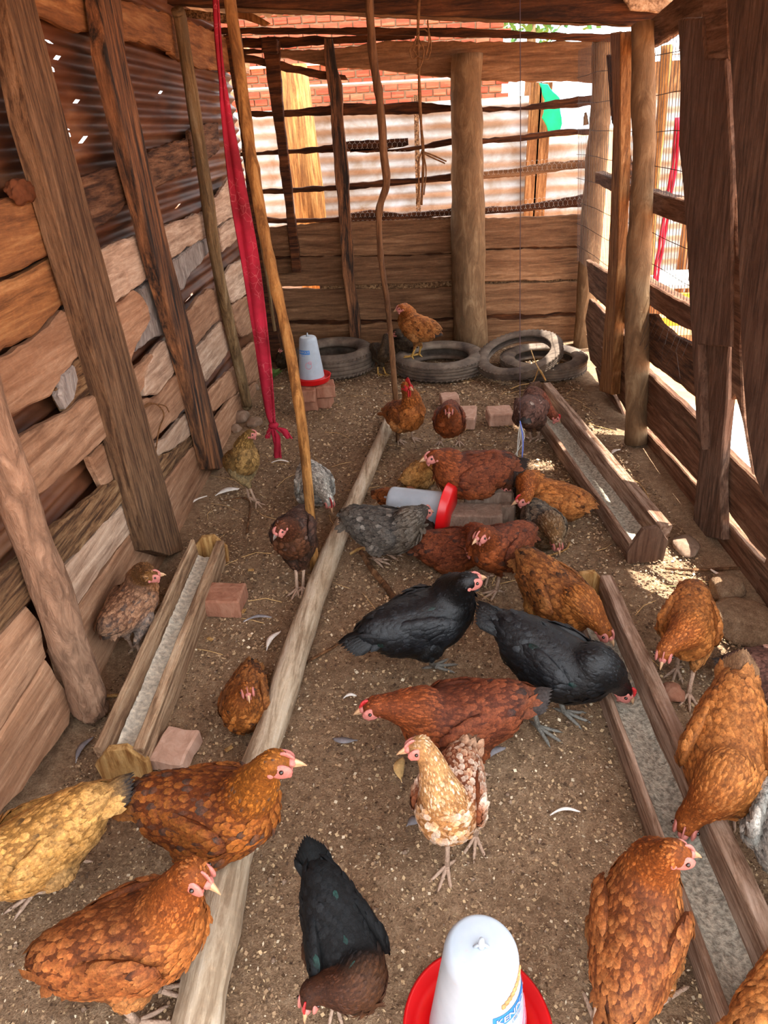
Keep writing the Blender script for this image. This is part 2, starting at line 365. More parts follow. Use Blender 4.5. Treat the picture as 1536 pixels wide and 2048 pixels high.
# bay 1
lp([(170, 512), (190, 501), (244, 481), (295, 468), (305, 500), (305, 551), (271, 578), (230, 609), (200, 600)], 'tan_pale')
lp([(281, 578), (300, 562), (322, 555), (335, 600), (345, 665), (320, 672), (298, 683), (272, 704), (280, 670), (300, 625), (292, 598)], 'bark_grey', off=-.004)
lp([(215, 622), (230, 611), (271, 580), (286, 592), (297, 612), (302, 640), (292, 662), (275, 690), (262, 735), (240, 720)], 'tan', off=.008)
lp([(250, 800), (262, 748), (285, 727), (305, 707), (308, 713), (298, 732), (291, 751), (290, 775), (281, 790), (270, 815)], 'tan', off=.002)
lp([(291, 753), (299, 730), (312, 700), (345, 666), (362, 717), (366, 735), (350, 745), (338, 761), (318, 788), (291, 792)], 'tan_pale', off=.004)
lp([(270, 820), (291, 798), (320, 790), (340, 763), (366, 739), (386, 806), (360, 830), (338, 852), (305, 881), (290, 895)], 'tan', off=.009)
lp([(290, 900), (306, 895), (338, 869), (386, 812), (402, 862), (389, 864), (365, 886), (340, 903), (316, 912), (300, 920)], 'tan_pale', off=.002)
lp([(300, 922), (316, 914), (340, 905), (365, 888), (389, 866), (400, 876), (365, 915), (325, 967), (312, 975)], 'weather', off=0)
lp([(318, 985), (327, 969), (367, 917), (402, 878), (425, 942), (350, 1100), (338, 1085)], 'tan', off=.004)
# bay 2
lp([(320, 460), (332, 453), (365, 440), (408, 423), (416, 452), (414, 474), (380, 492), (352, 514), (338, 520)], 'tan_pale')
lp([(340, 522), (355, 516), (385, 490), (416, 477), (418, 505), (405, 525), (389, 541), (375, 560), (369, 580), (355, 575)], 'bark_grey', off=-.003)
lp([(368, 640), (377, 622), (395, 600), (416, 578), (436, 576), (446, 635), (440, 640), (420, 660), (396, 690), (380, 700)], 'tan', off=.004)
lp([(384, 712), (396, 694), (420, 668), (443, 642), (460, 700), (440, 730), (420, 757), (402, 770)], 'tan_pale', off=.002)
lp([(408, 800), (423, 778), (447, 755), (472, 732), (482, 778), (460, 798), (437, 818), (418, 828)], 'tan', off=.003)
lp([(422, 850), (440, 829), (460, 800), (482, 781), (496, 815), (450, 905), (432, 935)], 'tan', off=0)
# bay 3
lp([(420, 400), (437, 391), (450, 372), (466, 345), (482, 400), (478, 428), (455, 440), (438, 452)], 'tan_pale', off=.004)
lp([(440, 456), (455, 442), (480, 430), (492, 465), (470, 485), (447, 504)], 'tan_pale')
lp([(450, 548), (468, 528), (492, 515), (506, 583), (485, 596), (465, 606), (456, 590)], 'tan_pale', off=.003)
lp([(464, 612), (485, 598), (507, 587), (518, 661), (500, 668), (484, 674), (474, 655)], 'tan', off=.0)
lp([(482, 705), (500, 690), (520, 676), (530, 748), (516, 760), (500, 770), (490, 740)], 'tan', off=.002)
lp([(490, 775), (505, 768), (530, 752), (545, 770), (505, 800), (494, 800)], 'tan', off=.004)
# posts of the left wall
slab('post', [(0, -60), (55, -60), (150, 310), (305, 870), (368, 1100), (338, 1112), (300, 1100), (205, 760), (60, 250)], LP, .055, M['sawn'], wl, .06, jit=.0015, ch=.003)
slab('post', [(196, -40), (240, -40), (252, 110), (300, 330), (345, 520), (405, 740), (453, 930), (440, 940), (420, 938), (372, 740), (310, 520), (262, 330), (212, 110)], LP, .05, M['streak'], wl, .06, jit=.002)
b = MB(); pts = [onp(x, y, (-.99, 0, 0), (1, 0, 0)) for x, y in [(355, 20), (362, 50), (385, 200), (412, 380), (432, 520), (462, 660), (492, 800), (494, 812)]]
b.tube(resample(pts, 26), [.031 + .002 * mnoise.noise(Vector((i*.3,0,0))) for i in range(27)], 12, .10); b.build('post', M['round'], wl, True)
b = MB(); pts = [onp(x, y, (-.97, 0, 0), (1, 0, 0)) for x, y in [(-110, 560), (-30, 800), (60, 1060), (130, 1270), (175, 1395), (185, 1425)]]
b.tube(resample(pts, 30), [.047 + .004 * mnoise.noise(Vector((i*.3,5,0))) for i in range(31)], 16, .14); b.build('post', M['barkpost'], wl, True)
# dark corner post and thin cane beside it
slab('post', [(446, 70), (478, 60), (498, 260), (520, 460), (545, 600), (570, 745), (548, 748), (526, 620), (505, 480), (480, 260)], BP, .08, M['back_dark'], wl, .22)
b = MB(); b.tube(resample([aty(x, y, 4.6) for x, y in [(497, 330), (520, 470), (535, 560), (548, 650), (550, 662)]], 10), .011, 6, .1); tag(b.build('cane', M['round'], wl, True))

# ---- back wall
wb = empty('wall_back', kind='structure', label='far end wall of boards below open rails')
def bp(px, mat='back', th=.025, off=0.0, name='plank', **k):
    k.setdefault('jit', .006)
    return slab(name, px, BP, th, M[mat], wb, off, **k)
rows = [
 [[(512, 455), (600, 449), (700, 443), (850, 436), (930, 432), (930, 505), (800, 510), (650, 512), (520, 512)], [(925, 438), (1040, 434), (1110, 432), (1180, 428), (1180, 492), (1060, 494), (925, 500)]],
 [[(520, 520), (620, 514), (780, 513), (930, 508), (930, 562), (800, 568), (640, 572), (528, 573)], [(925, 502), (1060, 498), (1180, 497), (1180, 556), (1060, 562), (925, 563)]],
 [[(528, 578), (600, 578), (700, 578), (800, 580), (930, 572), (930, 634), (800, 640), (640, 640), (540, 640)], [(925, 568), (1060, 566), (1180, 562), (1180, 622), (1060, 630), (925, 630)]],
 [[(540, 648), (680, 650), (800, 645), (930, 640), (930, 712), (545, 716)], [(925, 638), (1040, 640), (1110, 634), (1180, 632), (1180, 705), (925, 708)]]]
for r in rows:
    for q in r: bp(q, off=random.uniform(-.004, .004))
bp([(640, 560), (930, 556), (930, 590), (640, 594)], 'weather', off=-.03)          # greyer board behind the seam
bp([(925, 556), (1180, 552), (1180, 580), (925, 584)], 'weather', off=-.03)
bp([(530, 630), (930, 628), (930, 656), (530, 660)], 'back_dark', off=-.03); bp([(925, 622), (1180, 618), (1180, 650), (925, 650)], 'back_dark', off=-.03)
bp([(515, 505), (1180, 486), (1180, 512), (515, 524)], 'back_dark', off=-.03)
# rails (lattice)
def rail(px, mat='back_dark', off=0): bp(px, mat, .03, off, 'rail', jit=.004, ch=.004)
rail([(480, 222), (560, 222), (640, 212), (700, 206), (770, 208), (840, 203), (910, 210), (910, 222), (840, 228), (740, 230), (640, 232), (480, 234)])
rail([(955, 213), (1040, 214), (1100, 202), (1190, 190), (1190, 211), (1110, 218), (1030, 222), (955, 224)])
rail([(480, 305), (600, 298), (660, 290), (700, 282), (770, 280), (816, 276), (817, 290), (770, 300), (700, 303), (600, 307), (480, 313)])
rail([(700, 297), (780, 299), (840, 291), (880, 281), (912, 278), (912, 288), (880, 294), (820, 303), (700, 305)])
rail([(955, 278), (1050, 270), (1130, 258), (1190, 258), (1190, 268), (1100, 274), (1040, 283), (955, 288)])
rail([(480, 382), (560, 378), (680, 370), (760, 360), (850, 354), (912, 347), (912, 361), (850, 366), (720, 378), (660, 382), (480, 390)])
rail([(955, 345), (1040, 336), (1100, 325), (1185, 318), (1185, 336), (1100, 345), (1030, 354), (955, 358)], 'back')
rail([(500, 428), (560, 438), (660, 436), (740, 420), (800, 428), (912, 416), (912, 430), (800, 440), (660, 446), (505, 446)])
rail([(955, 416), (1040, 412), (1110, 400), (1175, 388), (1175, 412), (1100, 418), (1040, 424), (955, 428)])
# big board, beams above
bp([(540, 100), (640, 100), (700, 92), (740, 84), (800, 82), (1000, 82), (1195, 84), (1195, 166), (1100, 162), (1000, 162), (905, 158), (760, 140), (660, 135), (600, 122), (548, 112)], 'back', .03, .0, 'board')
rail([(470, 108), (520, 114), (600, 132), (690, 150), (696, 160), (640, 158), (560, 140), (500, 126), (470, 122)], off=.03)
rail([(470, 76), (560, 74), (700, 72), (830, 68), (830, 76), (700, 86), (600, 92), (540, 98), (470, 94)], off=.0)
rail([(470, 98), (530, 100), (530, 104), (470, 108)], off=.03)
# round trunk standing in front
b = MB(); pts = [aty(x, y, 5.02) for x, y in [(934, 108), (933, 200), (934, 300), (936, 420), (938, 560), (942, 700)]]
rr = [.098, .10, .104, .112, .122, .13]; P = resample(pts, 30); b.tube(P, [float(np.interp(i / 30 * 5, range(6), rr)) * (1 + .03 * mnoise.noise(Vector((i*.3,9,0)))) for i in range(31)], 18, .07); b.build('post', M['trunk'], wb, True)
slab('post', [(524, 78), (536, 72), (558, 80), (564, 200), (578, 330), (592, 450), (602, 545), (584, 545), (572, 430), (550, 260), (532, 140)], BP, .04, M['back_dark'], wb, .06)
slab('post', [(648, 76), (664, 76), (672, 130), (684, 170), (686, 240), (696, 330), (700, 420), (706, 500), (708, 560), (720, 640), (722, 705), (702, 705), (696, 620), (684, 540), (678, 440), (668, 330), (660, 200), (650, 130)], BP, .05, M['streak'], wb, .08)
b = MB(); pts = [aty(x, y, 4.98) for x, y in [(1206, 72), (1204, 180), (1195, 300), (1186, 420), (1178, 540), (1168, 700)]]
b.tube(resample(pts, 26), [.062 + .006 * mnoise.noise(Vector((i*.3,3,0))) + .0006 * i for i in range(27)], 14, .07); b.build('post', M['trunk'], wb, True)
bx = MB(); p = aty(1172, 250, 5.0); bx.tube([p, p + np.array([-.01, 0, .07])], [.02, .008], 6); bx.build('branch_stub', M['trunk'], wb, True)
b = MB(); c_ = Vector(aty(540, 92, 5.0)); b.box(c_, (.10, .05, .075), Matrix.Rotation(.12, 3, 'Y'), .008); b.build('end_block', M['back_dark'], wb)
# chicken wire scraps
def hexwire(name, px, plane, off, cell, parent, r=.0011):
    p0 = np.array(plane[0], float) + np.array(plane[1]) * off; q = [Vector(onp(x, y, p0, plane[1])) for x, y in px]
    A, Bq, Cq, D = q; nu = max(2, int((Bq - A).length / cell)); nv = max(2, int((D - A).length / (cell * .8))); b = MB()
    pt = lambda u, v: A.lerp(Bq, u).lerp(D.lerp(Cq, u), v)
    for j in range(nv + 1):
        for i in range(nu):
            o = .5 if j % 2 else 0; u0 = (i + o) / nu; u1 = (i + .5 + o) / nu; um = (i + .25 + o) / nu
            v0 = j / nv
            if u1 <= 1:
                b.tube([pt(u0, min(1, v0 + .15 / nv)), pt(um, max(0, v0 - .15 / nv)), pt(u1, min(1, v0 + .15 / nv))], r, 3)
                if j < nv: b.tube([pt(um, max(0, v0 - .15 / nv)), pt(min(1, um), max(0, v0 - .85 / nv))], r, 3)
    return b.build(name, M['galv'], parent, kind='stuff')
hexwire('chicken_wire', [(692, 276), (812, 274), (812, 302), (692, 308)], BP, .01, .032, wb)
hexwire('chicken_wire', [(700, 418), (905, 412), (905, 438), (700, 442)], BP, .01, .032, wb)
hexwire('chicken_wire', [(965, 330), (1180, 310), (1180, 342), (965, 360)], BP, .01, .032, wb)
hexwire('chicken_wire', [(965, 408), (1180, 384), (1180, 416), (965, 432)], BP, .01, .032, wb)

# ---- right wall
wr = empty('wall_right', kind='structure', label='right shed wall of low boards, uprights and wire mesh')
def rp(px, mat='right', th=.026, off=0.0, name='plank', **k): return slab(name, px, RP, th, M[mat], wr, off, **k)
# boards between corner post and trunk
rp([(1172, 520), (1215, 545), (1262, 585), (1262, 660), (1215, 620), (1178, 585)])
rp([(1178, 598), (1215, 634), (1240, 660), (1268, 690), (1270, 770), (1240, 740), (1205, 695), (1176, 690), (1170, 640)])
rp([(1172, 668), (1195, 690), (1268, 772), (1280, 880), (1250, 820), (1215, 760), (1180, 722)], off=-.006)
rp([(1190, 735), (1230, 800), (1262, 868), (1268, 900), (1240, 850), (1200, 780)], off=.004)
# ragged board, gap, three low boards up to the wide upright
rp([(1278, 628), (1307, 630), (1318, 648), (1345, 672), (1380, 688), (1420, 700), (1420, 812), (1380, 788), (1340, 756), (1291, 720), (1278, 710)], 'russet')
rp([(1278, 728), (1292, 740), (1340, 786), (1400, 842), (1420, 862), (1420, 935), (1370, 885), (1320, 834), (1278, 790)])
rp([(1278, 800), (1295, 806), (1340, 850), (1403, 912), (1420, 925), (1420, 985), (1396, 965), (1340, 905), (1290, 850), (1278, 846)], off=.006)
rp([(1278, 858), (1292, 862), (1340, 912), (1395, 972), (1420, 1000), (1420, 1110), (1396, 1072), (1340, 985), (1290, 905), (1278, 880)], off=-.004)
# boards to the right of the upright
rp([(1400, 860), (1444, 896), (1500, 950), (1560, 1010), (1700, 1130), (1700, 1310), (1560, 1150), (1500, 1085), (1445, 1010), (1400, 960)])
slab3('plank', [Vector((1.21, y, z)) for y, z in [(1.95, 0), (1.95, .62), (.4, .60), (.4, 0)]], RP[1], .026, M['right'], wr)  # out-of-view run of the wall, put in to block sun on the floor
rp([(1400, 990), (1440, 1030), (1500, 1100), (1560, 1165), (1700, 1330), (1700, 1440), (1560, 1250), (1490, 1170), (1440, 1105), (1400, 1080)], 'right', off=.004)
# rails that carry the mesh
rp([(1190, 344), (1268, 373), (1302, 385), (1375, 402), (1420, 420), (1420, 470), (1370, 451), (1302, 427), (1268, 408), (1190, 366)], 'right', .05, -.03, 'rail')
rp([(1262, 540), (1297, 567), (1340, 590), (1400, 622), (1400, 672), (1345, 645), (1297, 609), (1262, 590)], 'right', .05, -.03, 'rail')
rp([(1225, 88), (1262, 74), (1310, 30), (1390, -40), (1460, -60), (1400, 40), (1357, 62), (1310, 90), (1265, 112), (1225, 122)], 'right', .04, -.03, 'rail')
# slanting split slat
rp([(1212, 110), (1222, 112), (1236, 240), (1258, 330), (1262, 360), (1252, 350), (1222, 240)], 'back_dark', .02, -.035, 'slat')
# posts
slab('post', [(1220, 66), (1241, 66), (1240, 200), (1240, 330), (1236, 440), (1232, 600), (1222, 790), (1198, 782), (1212, 600), (1220, 440), (1226, 230)], RP, .05, M['sawn_org'], wr, .05, jit=.0015)
b = MB(); n3 = np.array(RP[1]); pts = [onp(x, y, np.array(RP[0]) + n3 * .05, RP[1]) for x, y in [(1285, 48), (1286, 180), (1288, 300), (1280, 450), (1276, 560), (1274, 700), (1272, 885)]]
b.tube(resample(pts, 34), [(.047 if i < 18 else .055) + .005 * mnoise.noise(Vector((i*.3,7,0))) for i in range(35)], 16, .09); b.build('post', M['trunk'], wr, True)
slab('post', [(1355, 38), (1404, 36), (1410, 118), (1450, 118), (1455, 200), (1462, 330), (1462, 694), (1396, 690), (1404, 900), (1392, 850), (1378, 600), (1373, 480), (1366, 380), (1357, 290), (1360, 160)], RP, .03, M['right_post'], wr, .07, jit=.002)
slab('post', [(1405, 640), (1458, 640), (1457, 700), (1453, 800), (1444, 900), (1440, 960), (1443, 1080), (1383, 1068), (1392, 968), (1402, 880), (1410, 760)], RP, .03, M['right_post'], wr, .038, jit=.002)
slab('post', [(1404, -40), (1452, -40), (1458, 120), (1404, 120)], RP, .03, M['right'], wr, .06)
slab('post', [(1448, -60), (1620, -60), (1700, 1180), (1560, 1060), (1520, 980), (1508, 950), (1492, 850), (1482, 700), (1476, 520), (1470, 331), (1463, 166)], RP, .04, M['right_post'], wr, .10, jit=.002)
slab('post', [(1460, 300), (1466, 300), (1466, 340), (1474, 510), (1490, 520), (1480, 700), (1485, 830), (1500, 920), (1504, 950), (1488, 860), (1470, 790), (1462, 800), (1461, 520)], RP, .03, M['right'], wr, .06, jit=.0015)
# mesh: thin wire, many thin uprights and few cross wires
b = MB(); xoff = -.05
def rpt(y, z): return (1.22 - .09 * z - xoff * .9, y, z)
for i in range(68):
    y = 2.55 + i * .036; b.tube([rpt(y, .62), rpt(y + random.uniform(-.01, .01), 1.2), rpt(y, 1.84)], .0016, 3)
for z in (.72, .86, 1.0, 1.14, 1.28, 1.42, 1.56, 1.7):
    b.tube([rpt(2.5 + k * .25, z + random.uniform(-.006, .006)) for k in range(11)], .0018, 3)
b.build('wire_mesh', M['wire'], wr, kind='stuff')
# loose ends of mesh wire curling at the ragged board
b = MB()
for k in range(12):
    x = 1290 + k * 8; p = Vector(onp(x, 625 + k * 5, np.array(RP[0]) + n3 * .02, RP[1])); b.tube([p, p + Vector((-.02, random.uniform(-.04, .04), -.06)), p + Vector((-.03, random.uniform(-.1, .1), -.14))], .001, 3)
b.build('wire_end', M['wire'], wr, kind='stuff')

# ---- ceiling
ce = empty('ceiling', kind='structure', label='low roof of iron sheets on rough timbers')
for k_, (ya, yb, xe) in enumerate([(.30, 3.09, 1.60), (3.05, 3.20, 1.37), (3.18, 3.58, 1.60), (3.56, 3.86, 1.37), (3.85, 5.40, 1.60)]):   # lengths shaped for the light: two sheets cut short to admit sun patches
    corrugated('corrugated_sheet', M['roofm'], ce, (-1.35, ya, 2.16 + .004 * (k_ % 2)), (0, 1, 0), (1, 0, 0), yb - ya, xe + 1.35, (0, 0, 1), .076, .010, .3)
def beam(px, Y, th, mat, name='beam'): return slab(name, px, ((0, Y, 0), (0, -1, 0)), th, M[mat], ce, 0, jit=.003)
beam([(250, -60), (1440, -60), (1400, 0), (1330, 30), (1290, 50), (1100, 40), (900, 32), (700, 22), (520, 14), (330, 6), (280, 0)], 3.95, .10, 'back_dark')
beam([(1240, -20), (1390, -30), (1350, 22), (1330, 26), (1262, 20)], 3.90, .02, 'trough')
beam([(470, 14), (700, 22), (900, 32), (1290, 50), (1262, 52), (900, 40), (700, 30), (470, 22)], 3.99, .05, 'back')
beam([(400, 56), (560, 55), (900, 55), (1255, 70), (1255, 84), (1000, 74), (700, 68), (400, 66)], 4.9, .05, 'back_dark')
beam([(470, 18), (500, 24), (540, 46), (528, 52), (505, 44), (470, 34)], 4.5, .03, 'sawn_org')
beam([(290, 8), (470, 30), (470, 48), (420, 42), (340, 28)], 4.2, .02, 'weather')

# ================================================================== OUTSIDE
fe = empty('iron_fence', (-.5, 6.6, 0), label='pale corrugated iron fence behind the far rails', cat='fence'); fe.location = (0, 0, 0)
corrugated('corrugated_sheet', M['iron'], fe, (-2.6, 6.6, 0), (1, 0, 0), (0, 0, 1), 3.7, 1.66, (0, -1, 0), .105, .016, .25)
corrugated('corrugated_sheet', M['iron'], fe, (1.05, 6.62, 0), (1, 0, 0), (0, 0, 1), .62, 1.34, (0, -1, 0), .105, .016, .25)
for (px, top, bot, wd, ma) in [(1072, 165, 430, .09, 'sawn_org'), (1092, 165, 430, .10, 'sawn_org'), (832, 190, 430, .04, 'weather')]:
    a = aty(px, top, 6.5); c = Vector((a[0], 6.5, a[2] / 2)); b = MB(); b.box(c, (wd, .06, a[2])); b.build('post', M[ma], fe)
b = MB(); a = aty(590, 130, 6.3); b.tube([(a[0], 6.3, 0), (a[0] + .01, 6.3, 1), (a[0] - .03, 6.3, a[2])], [.13, .12, .11], 16, .1); b.build('post', M['stick'], fe, True)
b = MB(); a = aty(480, 155, 6.45); c = aty(905, 150, 6.45); b.tube([Vector(aty(440, 183, 6.4)), Vector(aty(905, 158, 6.4))], .014, 6); b.build('rail', M['galv'], fe)
fr = empty('side_fence', label='corrugated iron fence with timber uprights beyond the mesh', cat='fence')
corrugated('corrugated_sheet', M['iron'], fr, (1.9, 6.5, 0), (1, 0, 0), (0, 0, 1), 3.6, 1.62, (0, -1, 0), .10, .016, .25)
for (x0, y0, x1, y1, wd, ma, yy) in [(1378, 420, 1362, 545, .09, 'sawn_org', 5.6), (1392, 410, 1378, 545, .04, 'stick', 5.6)]:
    a = Vector(aty(x0, y0, yy)); c = Vector(aty(x1, y1, yy)); d = (a - c).normalized(); b = MB(); b.tube([c - d * .5, a + d * .7], wd * .42, 4); b.build('post', M[ma], fr)
b = MB(); pts = [aty(x, y, 5.2) for x, y in [(1334, 90), (1330, 150), (1322, 240), (1312, 330), (1300, 480), (1296, 640)]]
b.tube(resample(pts, 12), .034, 8, .15); tag(b.build('crooked_pole', M['stick'], None, True), 'crooked sunlit pole standing outside the wire mesh', 'pole')
# red plaited cord hanging outside
b = MB()
for k in range(3):
    b.tube(resample([aty(x + 5 * math.sin(k * 2 + j), y, 4.9 + .02 * k) for j, (x, y) in enumerate([(1356, 235), (1352, 290), (1345, 350), (1338, 400), (1328, 450), (1322, 500), (1312, 540), (1306, 660)])], 18), .010, 5)
M['redcloth'] = flat('dark_red_cloth', S(170, 24, 48), .75, .2, 14, .35, .3)
tag(b.build('plaited_cord', M['redcloth'], None, True), 'red plaited cord hanging outside beyond the wire mesh', 'cord')
# orange gabled boards above the side fence
rr_ = empty('lean_to', label='orange board lean-to roof edge behind the side fence', cat='shed')
for i in range(9):
    a = Vector((1.9 + i * .42, 7.4, 1.62)); b = MB(); b.box(a + Vector((.2, 0, .12 + random.uniform(-.005, .005))), (.405, .04, .30)); b.build('plank', M['sawn_org'], rr_)
corrugated('roof_sheet', M['iron'], rr_, (1.85, 7.35, 1.93), (1, 0, 0), (0, .97, .2), 3.9, .5, (0, -.2, .97), .1, .02, .3)
# yellow bench with a white top
be = empty('bench', (2.30, 5.05, 0), math.radians(-4), label='yellow slatted bench with a white board on top, outside the mesh', cat='bench')
M['white'] = flat('white_painted_board', S(236, 232, 226), .5, .4, 12, .08); M['yellow'] = flat('yellow_paint', S(226, 176, 40), .5, .4, 10, .15)
b = MB(); b.box((0, 0, .44), (1.3, .5, .03), ch=.004); b.build('top', M['white'], be)
for k in range(3): b = MB(); b.box((0, -.255, .37 - k * .085), (1.3, .02, .055), ch=.003); b.build('slat', M['yellow'] if k != 1 else M['sawn_org'], be)
for sx in (-.6, .6):
    for sy in (-.2, .2): b = MB(); b.box((sx, sy, .215), (.05, .05, .43)); b.build('leg', M['sawn_org'], be)
# white sheet on the yard
vs = []; fs = []
for j in range(9):
    for i in range(9): vs.append((1.50 + i * .09 + .03 * math.sin(j), 2.55 + j * .14, .02 + .03 * mnoise.noise(Vector((i * .9, j * .9, 0)))))
for j in range(8):
    for i in range(8): a = j * 9 + i; fs.append((a, a + 1, a + 10, a + 9))
o = mesh('plastic_sheet', vs, fs, M['white']); mo = o.modifiers.new('s', 'SOLIDIFY'); mo.thickness = .004; tag(o, 'crumpled white sack lying in the sun outside the right wall', 'sack')
# green cloth on the fence
vs = []; fs = []
A = [(1078, 166), (1096, 168), (1120, 196), (1124, 236), (1116, 270), (1096, 262), (1084, 236), (1090, 200)]
gc = slab3('green_cloth', [Vector(aty(x, y, 6.3)) for x, y in A], (0, -1, 0), .012, flat('green_cloth_mat', S(20, 176, 120), .7, .2, 9, .25, .3), None, .01)
tag(gc, 'emerald green cloth hung over the outside fence', 'cloth')
# brick building
br = empty('brick_building', label='red brick building wall with pale mortar beyond the fence', cat='building')
M['mortar'] = flat('pale_mortar', S(176, 152, 122), .9, .1, 9, .12); M['brick'] = wood('fired_brick', S(118, 60, 44), S(152, 84, 62), S(172, 110, 84), 'x', 9, S(150, 74, 52), .4, vari=.14)
b = MB(); b.box((-.62, 13.22, 1.66), (4.62, .3, 3.32)); b.build('wall', M['mortar'], br)
bm_ = bpy.data.meshes.new('brick'); t = MB(); t.box((0, 0, 0), (.205, .06, .088), ch=.006); bm_.from_pydata([tuple(v) for v in t.v], [], t.f); bm_.materials.append(M['brick'])
nb = 0
for r in range(15):
    z = 1.72 + r * .108
    for c in range(20):
        x = -2.75 + c * .228 + (.114 if r % 2 else 0)
        if nb >= 300: break
        o = bpy.data.objects.new('brick', bm_); o.location = (x + random.uniform(-.006, .006), 13.04 + random.uniform(-.006, .006), z); o.rotation_euler = (0, random.uniform(-.02, .02), 0); link(o, br); nb += 1
b = MB(); b.box((-.6, 12.98, 2.42), (5, .05, .035)); b.build('ledge', M['white'], br)
# tree far behind
tr = empty('tree', (2.6, 16, 0), label='green tree rising behind the brick building', cat='tree')
b = MB(); b.tube([(0, 0, 0), (.05, 0, 2), (0, .1, 3.6)], [.16, .12, .06], 8); b.build('trunk', M['trunk'], tr, True)
b = MB()
for k in range(900):
    d = Vector((random.gauss(0, 1), random.gauss(0, 1), random.gauss(0, 1))).normalized() * random.uniform(.5, 1.0); c = Vector((d.x * 1.7, d.y * 1.2, 3.6 + d.z * 1.0)); a = Vector((random.uniform(-1, 1), random.uniform(-1, 1), random.uniform(-1, 1))).normalized() * .09; e = a.cross(d).normalized() * .05
    b.add([c - a, c + e, c + a, c - e], [(0, 1, 2, 3)])
b.build('crown', flat('leaf_green', S(70, 120, 56), .6, .3, 3, .3), tr, kind='stuff')

# ================================================================== POLES, CORDS AND CLOTH
def at2(x, y, z): return Vector(fl(x, y, z))
def pole(name, pts, rad, n, mat, jit, label, cat='pole', m=36, knots=0):
    P = resample(pts, m); rad = [float(np.interp(i / m, np.linspace(0, 1, len(rad)), rad)) for i in range(m + 1)]
    sd = random.random() * 30
    rad = [r * (1 + .10 * mnoise.noise(Vector((i * .5, sd, 0)))) for i, r in enumerate(rad)]
    for k in range(knots):
        i = random.randint(2, m - 2); rad[i] *= 1.13
    b = MB(); b.tube(P, rad, n, jit); o = b.build(name, M[mat], None, True); return tag(o, label, cat)
# bare pole lying across the floor on the ground
pole('floor_pole', [fl(786, 826, .05), fl(735, 945, .05), fl(650, 1135, .05), fl(560, 1400, .05), fl(470, 1690, .055), fl(400, 2030, .05), fl(360, 2300, .05)], [.032, .034, .039, .044, .047, .05, .05], 14, 'pole', .08, 'long bare grey pole lying along the floor between the chickens', 'pole', 60)
pole('leaning_stick', [(-.50, 2.5, 1.90), aty(478, 130, 2.46), aty(505, 330, 2.40), aty(535, 500, 2.34), aty(575, 680, 2.28), aty(606, 870, 2.22), fl(630, 1142, 0)], [.018, .018, .019, .0185, .019, .019, .017], 12, 'stick', .08, 'yellow-brown peeled stick standing in front of the red cloth strip', 'stick', 50, 6)
pole('crooked_branch', [aty(738, -20, 3.30), aty(741, 40, 3.30), aty(747, 120, 3.30), aty(760, 210, 3.30), aty(768, 310, 3.30), aty(773, 370, 3.31), aty(758, 425, 3.32), aty(762, 520, 3.33), aty(774, 600, 3.34), aty(783, 690, 3.36), aty(790, 780, 3.36), fl(796, 884, 0)], [.016, .017, .018, .018, .017, .019, .014, .014, .014, .014, .015, .011], 10, 'branch', .1, 'thin crooked branch standing upright from roof to floor', 'branch', 70, 5)
# red cloth strip
def ribbon(name, px, ws, Y, mat, label, cat, fold=.012, th=.006):
    vs = []; fs = []; N = 60; W = 6
    P = resample([aty(x, y, yy) for (x, y), yy in zip(px, Y)], N)
    for i, p in enumerate(P):
        wd = float(np.interp(i / N, np.linspace(0, 1, len(ws)), ws))
        for j in range(W + 1):
            u = j / W - .5; vs.append(p + Vector((u * wd, fold * math.sin(u * 9 + i * .12) * min(1, wd * 14), 0)))
    for i in range(N):
        for j in range(W): a = i * (W + 1) + j; fs.append((a, a + 1, a + W + 2, a + W + 1))
    o = mesh(name, vs, fs, M[mat], None, True); s_ = o.modifiers.new('s', 'SOLIDIFY'); s_.thickness = th; return tag(o, label, cat) if label else o
def printed_cloth():
    m, nt, b = newmat('printed_red_cloth', .75, .2); tc = nt.nodes.new('ShaderNodeTexCoord'); o = tc.outputs['Object']
    n = noise_n(nt, o, 7, 4, .6); r = ramp(nt, [(.35, S(118, 16, 30)), (.65, S(168, 30, 54))]); nt.links.new(n.outputs[0], r.inputs[0])
    v = nt.nodes.new('ShaderNodeTexVoronoi'); v.feature = 'DISTANCE_TO_EDGE'; v.inputs['Scale'].default_value = 34; nt.links.new(o, v.inputs['Vector'])
    r2 = ramp(nt, [(.0, (1, 1, 1)), (.035, (0, 0, 0))]); nt.links.new(v.outputs[0], r2.inputs[0])
    n2 = noise_n(nt, o, 12, 2, .5); r3 = ramp(nt, [(.5, (0, 0, 0)), (.56, (.55, .55, .55))]); nt.links.new(n2.outputs[0], r3.inputs[0])
    f = mixc(nt, 1.0, r2.outputs[0], r3.outputs[0], 'MULTIPLY')
    nt.links.new(mixc(nt, f, r.outputs[0], S(190, 110, 112)), b.inputs['Base Color']); bump(nt, b, n.outputs[0], .3, .01); return m
M['print'] = printed_cloth()
cl = ribbon('cloth_strip', [(432, -20), (438, 80), (445, 160), (455, 250), (478, 400), (500, 520), (517, 640), (531, 740), (541, 820), (546, 845)], [.020, .022, .018, .040, .066, .075, .072, .062, .045, .028], [2.9] * 10, 'print', 'long printed red cloth strip hanging knotted above the floor', 'cloth')
b = MB(); p = Vector(aty(547, 850, 2.9)); b.tube([p + Vector((0, 0, .012)), p, p - Vector((0, 0, .014))], [.018, .024, .017], 10, .25); b.build('knot', M['print'], cl, True)
o = ribbon('tail_end', [(546, 856), (553, 880), (557, 915)], [.02, .034, .034], [2.9] * 3, 'print', None, None); o.parent = cl
o = ribbon('tail_end', [(549, 852), (566, 862), (580, 876)], [.015, .04, .03], [2.9] * 3, 'print', None, None); o.parent = cl
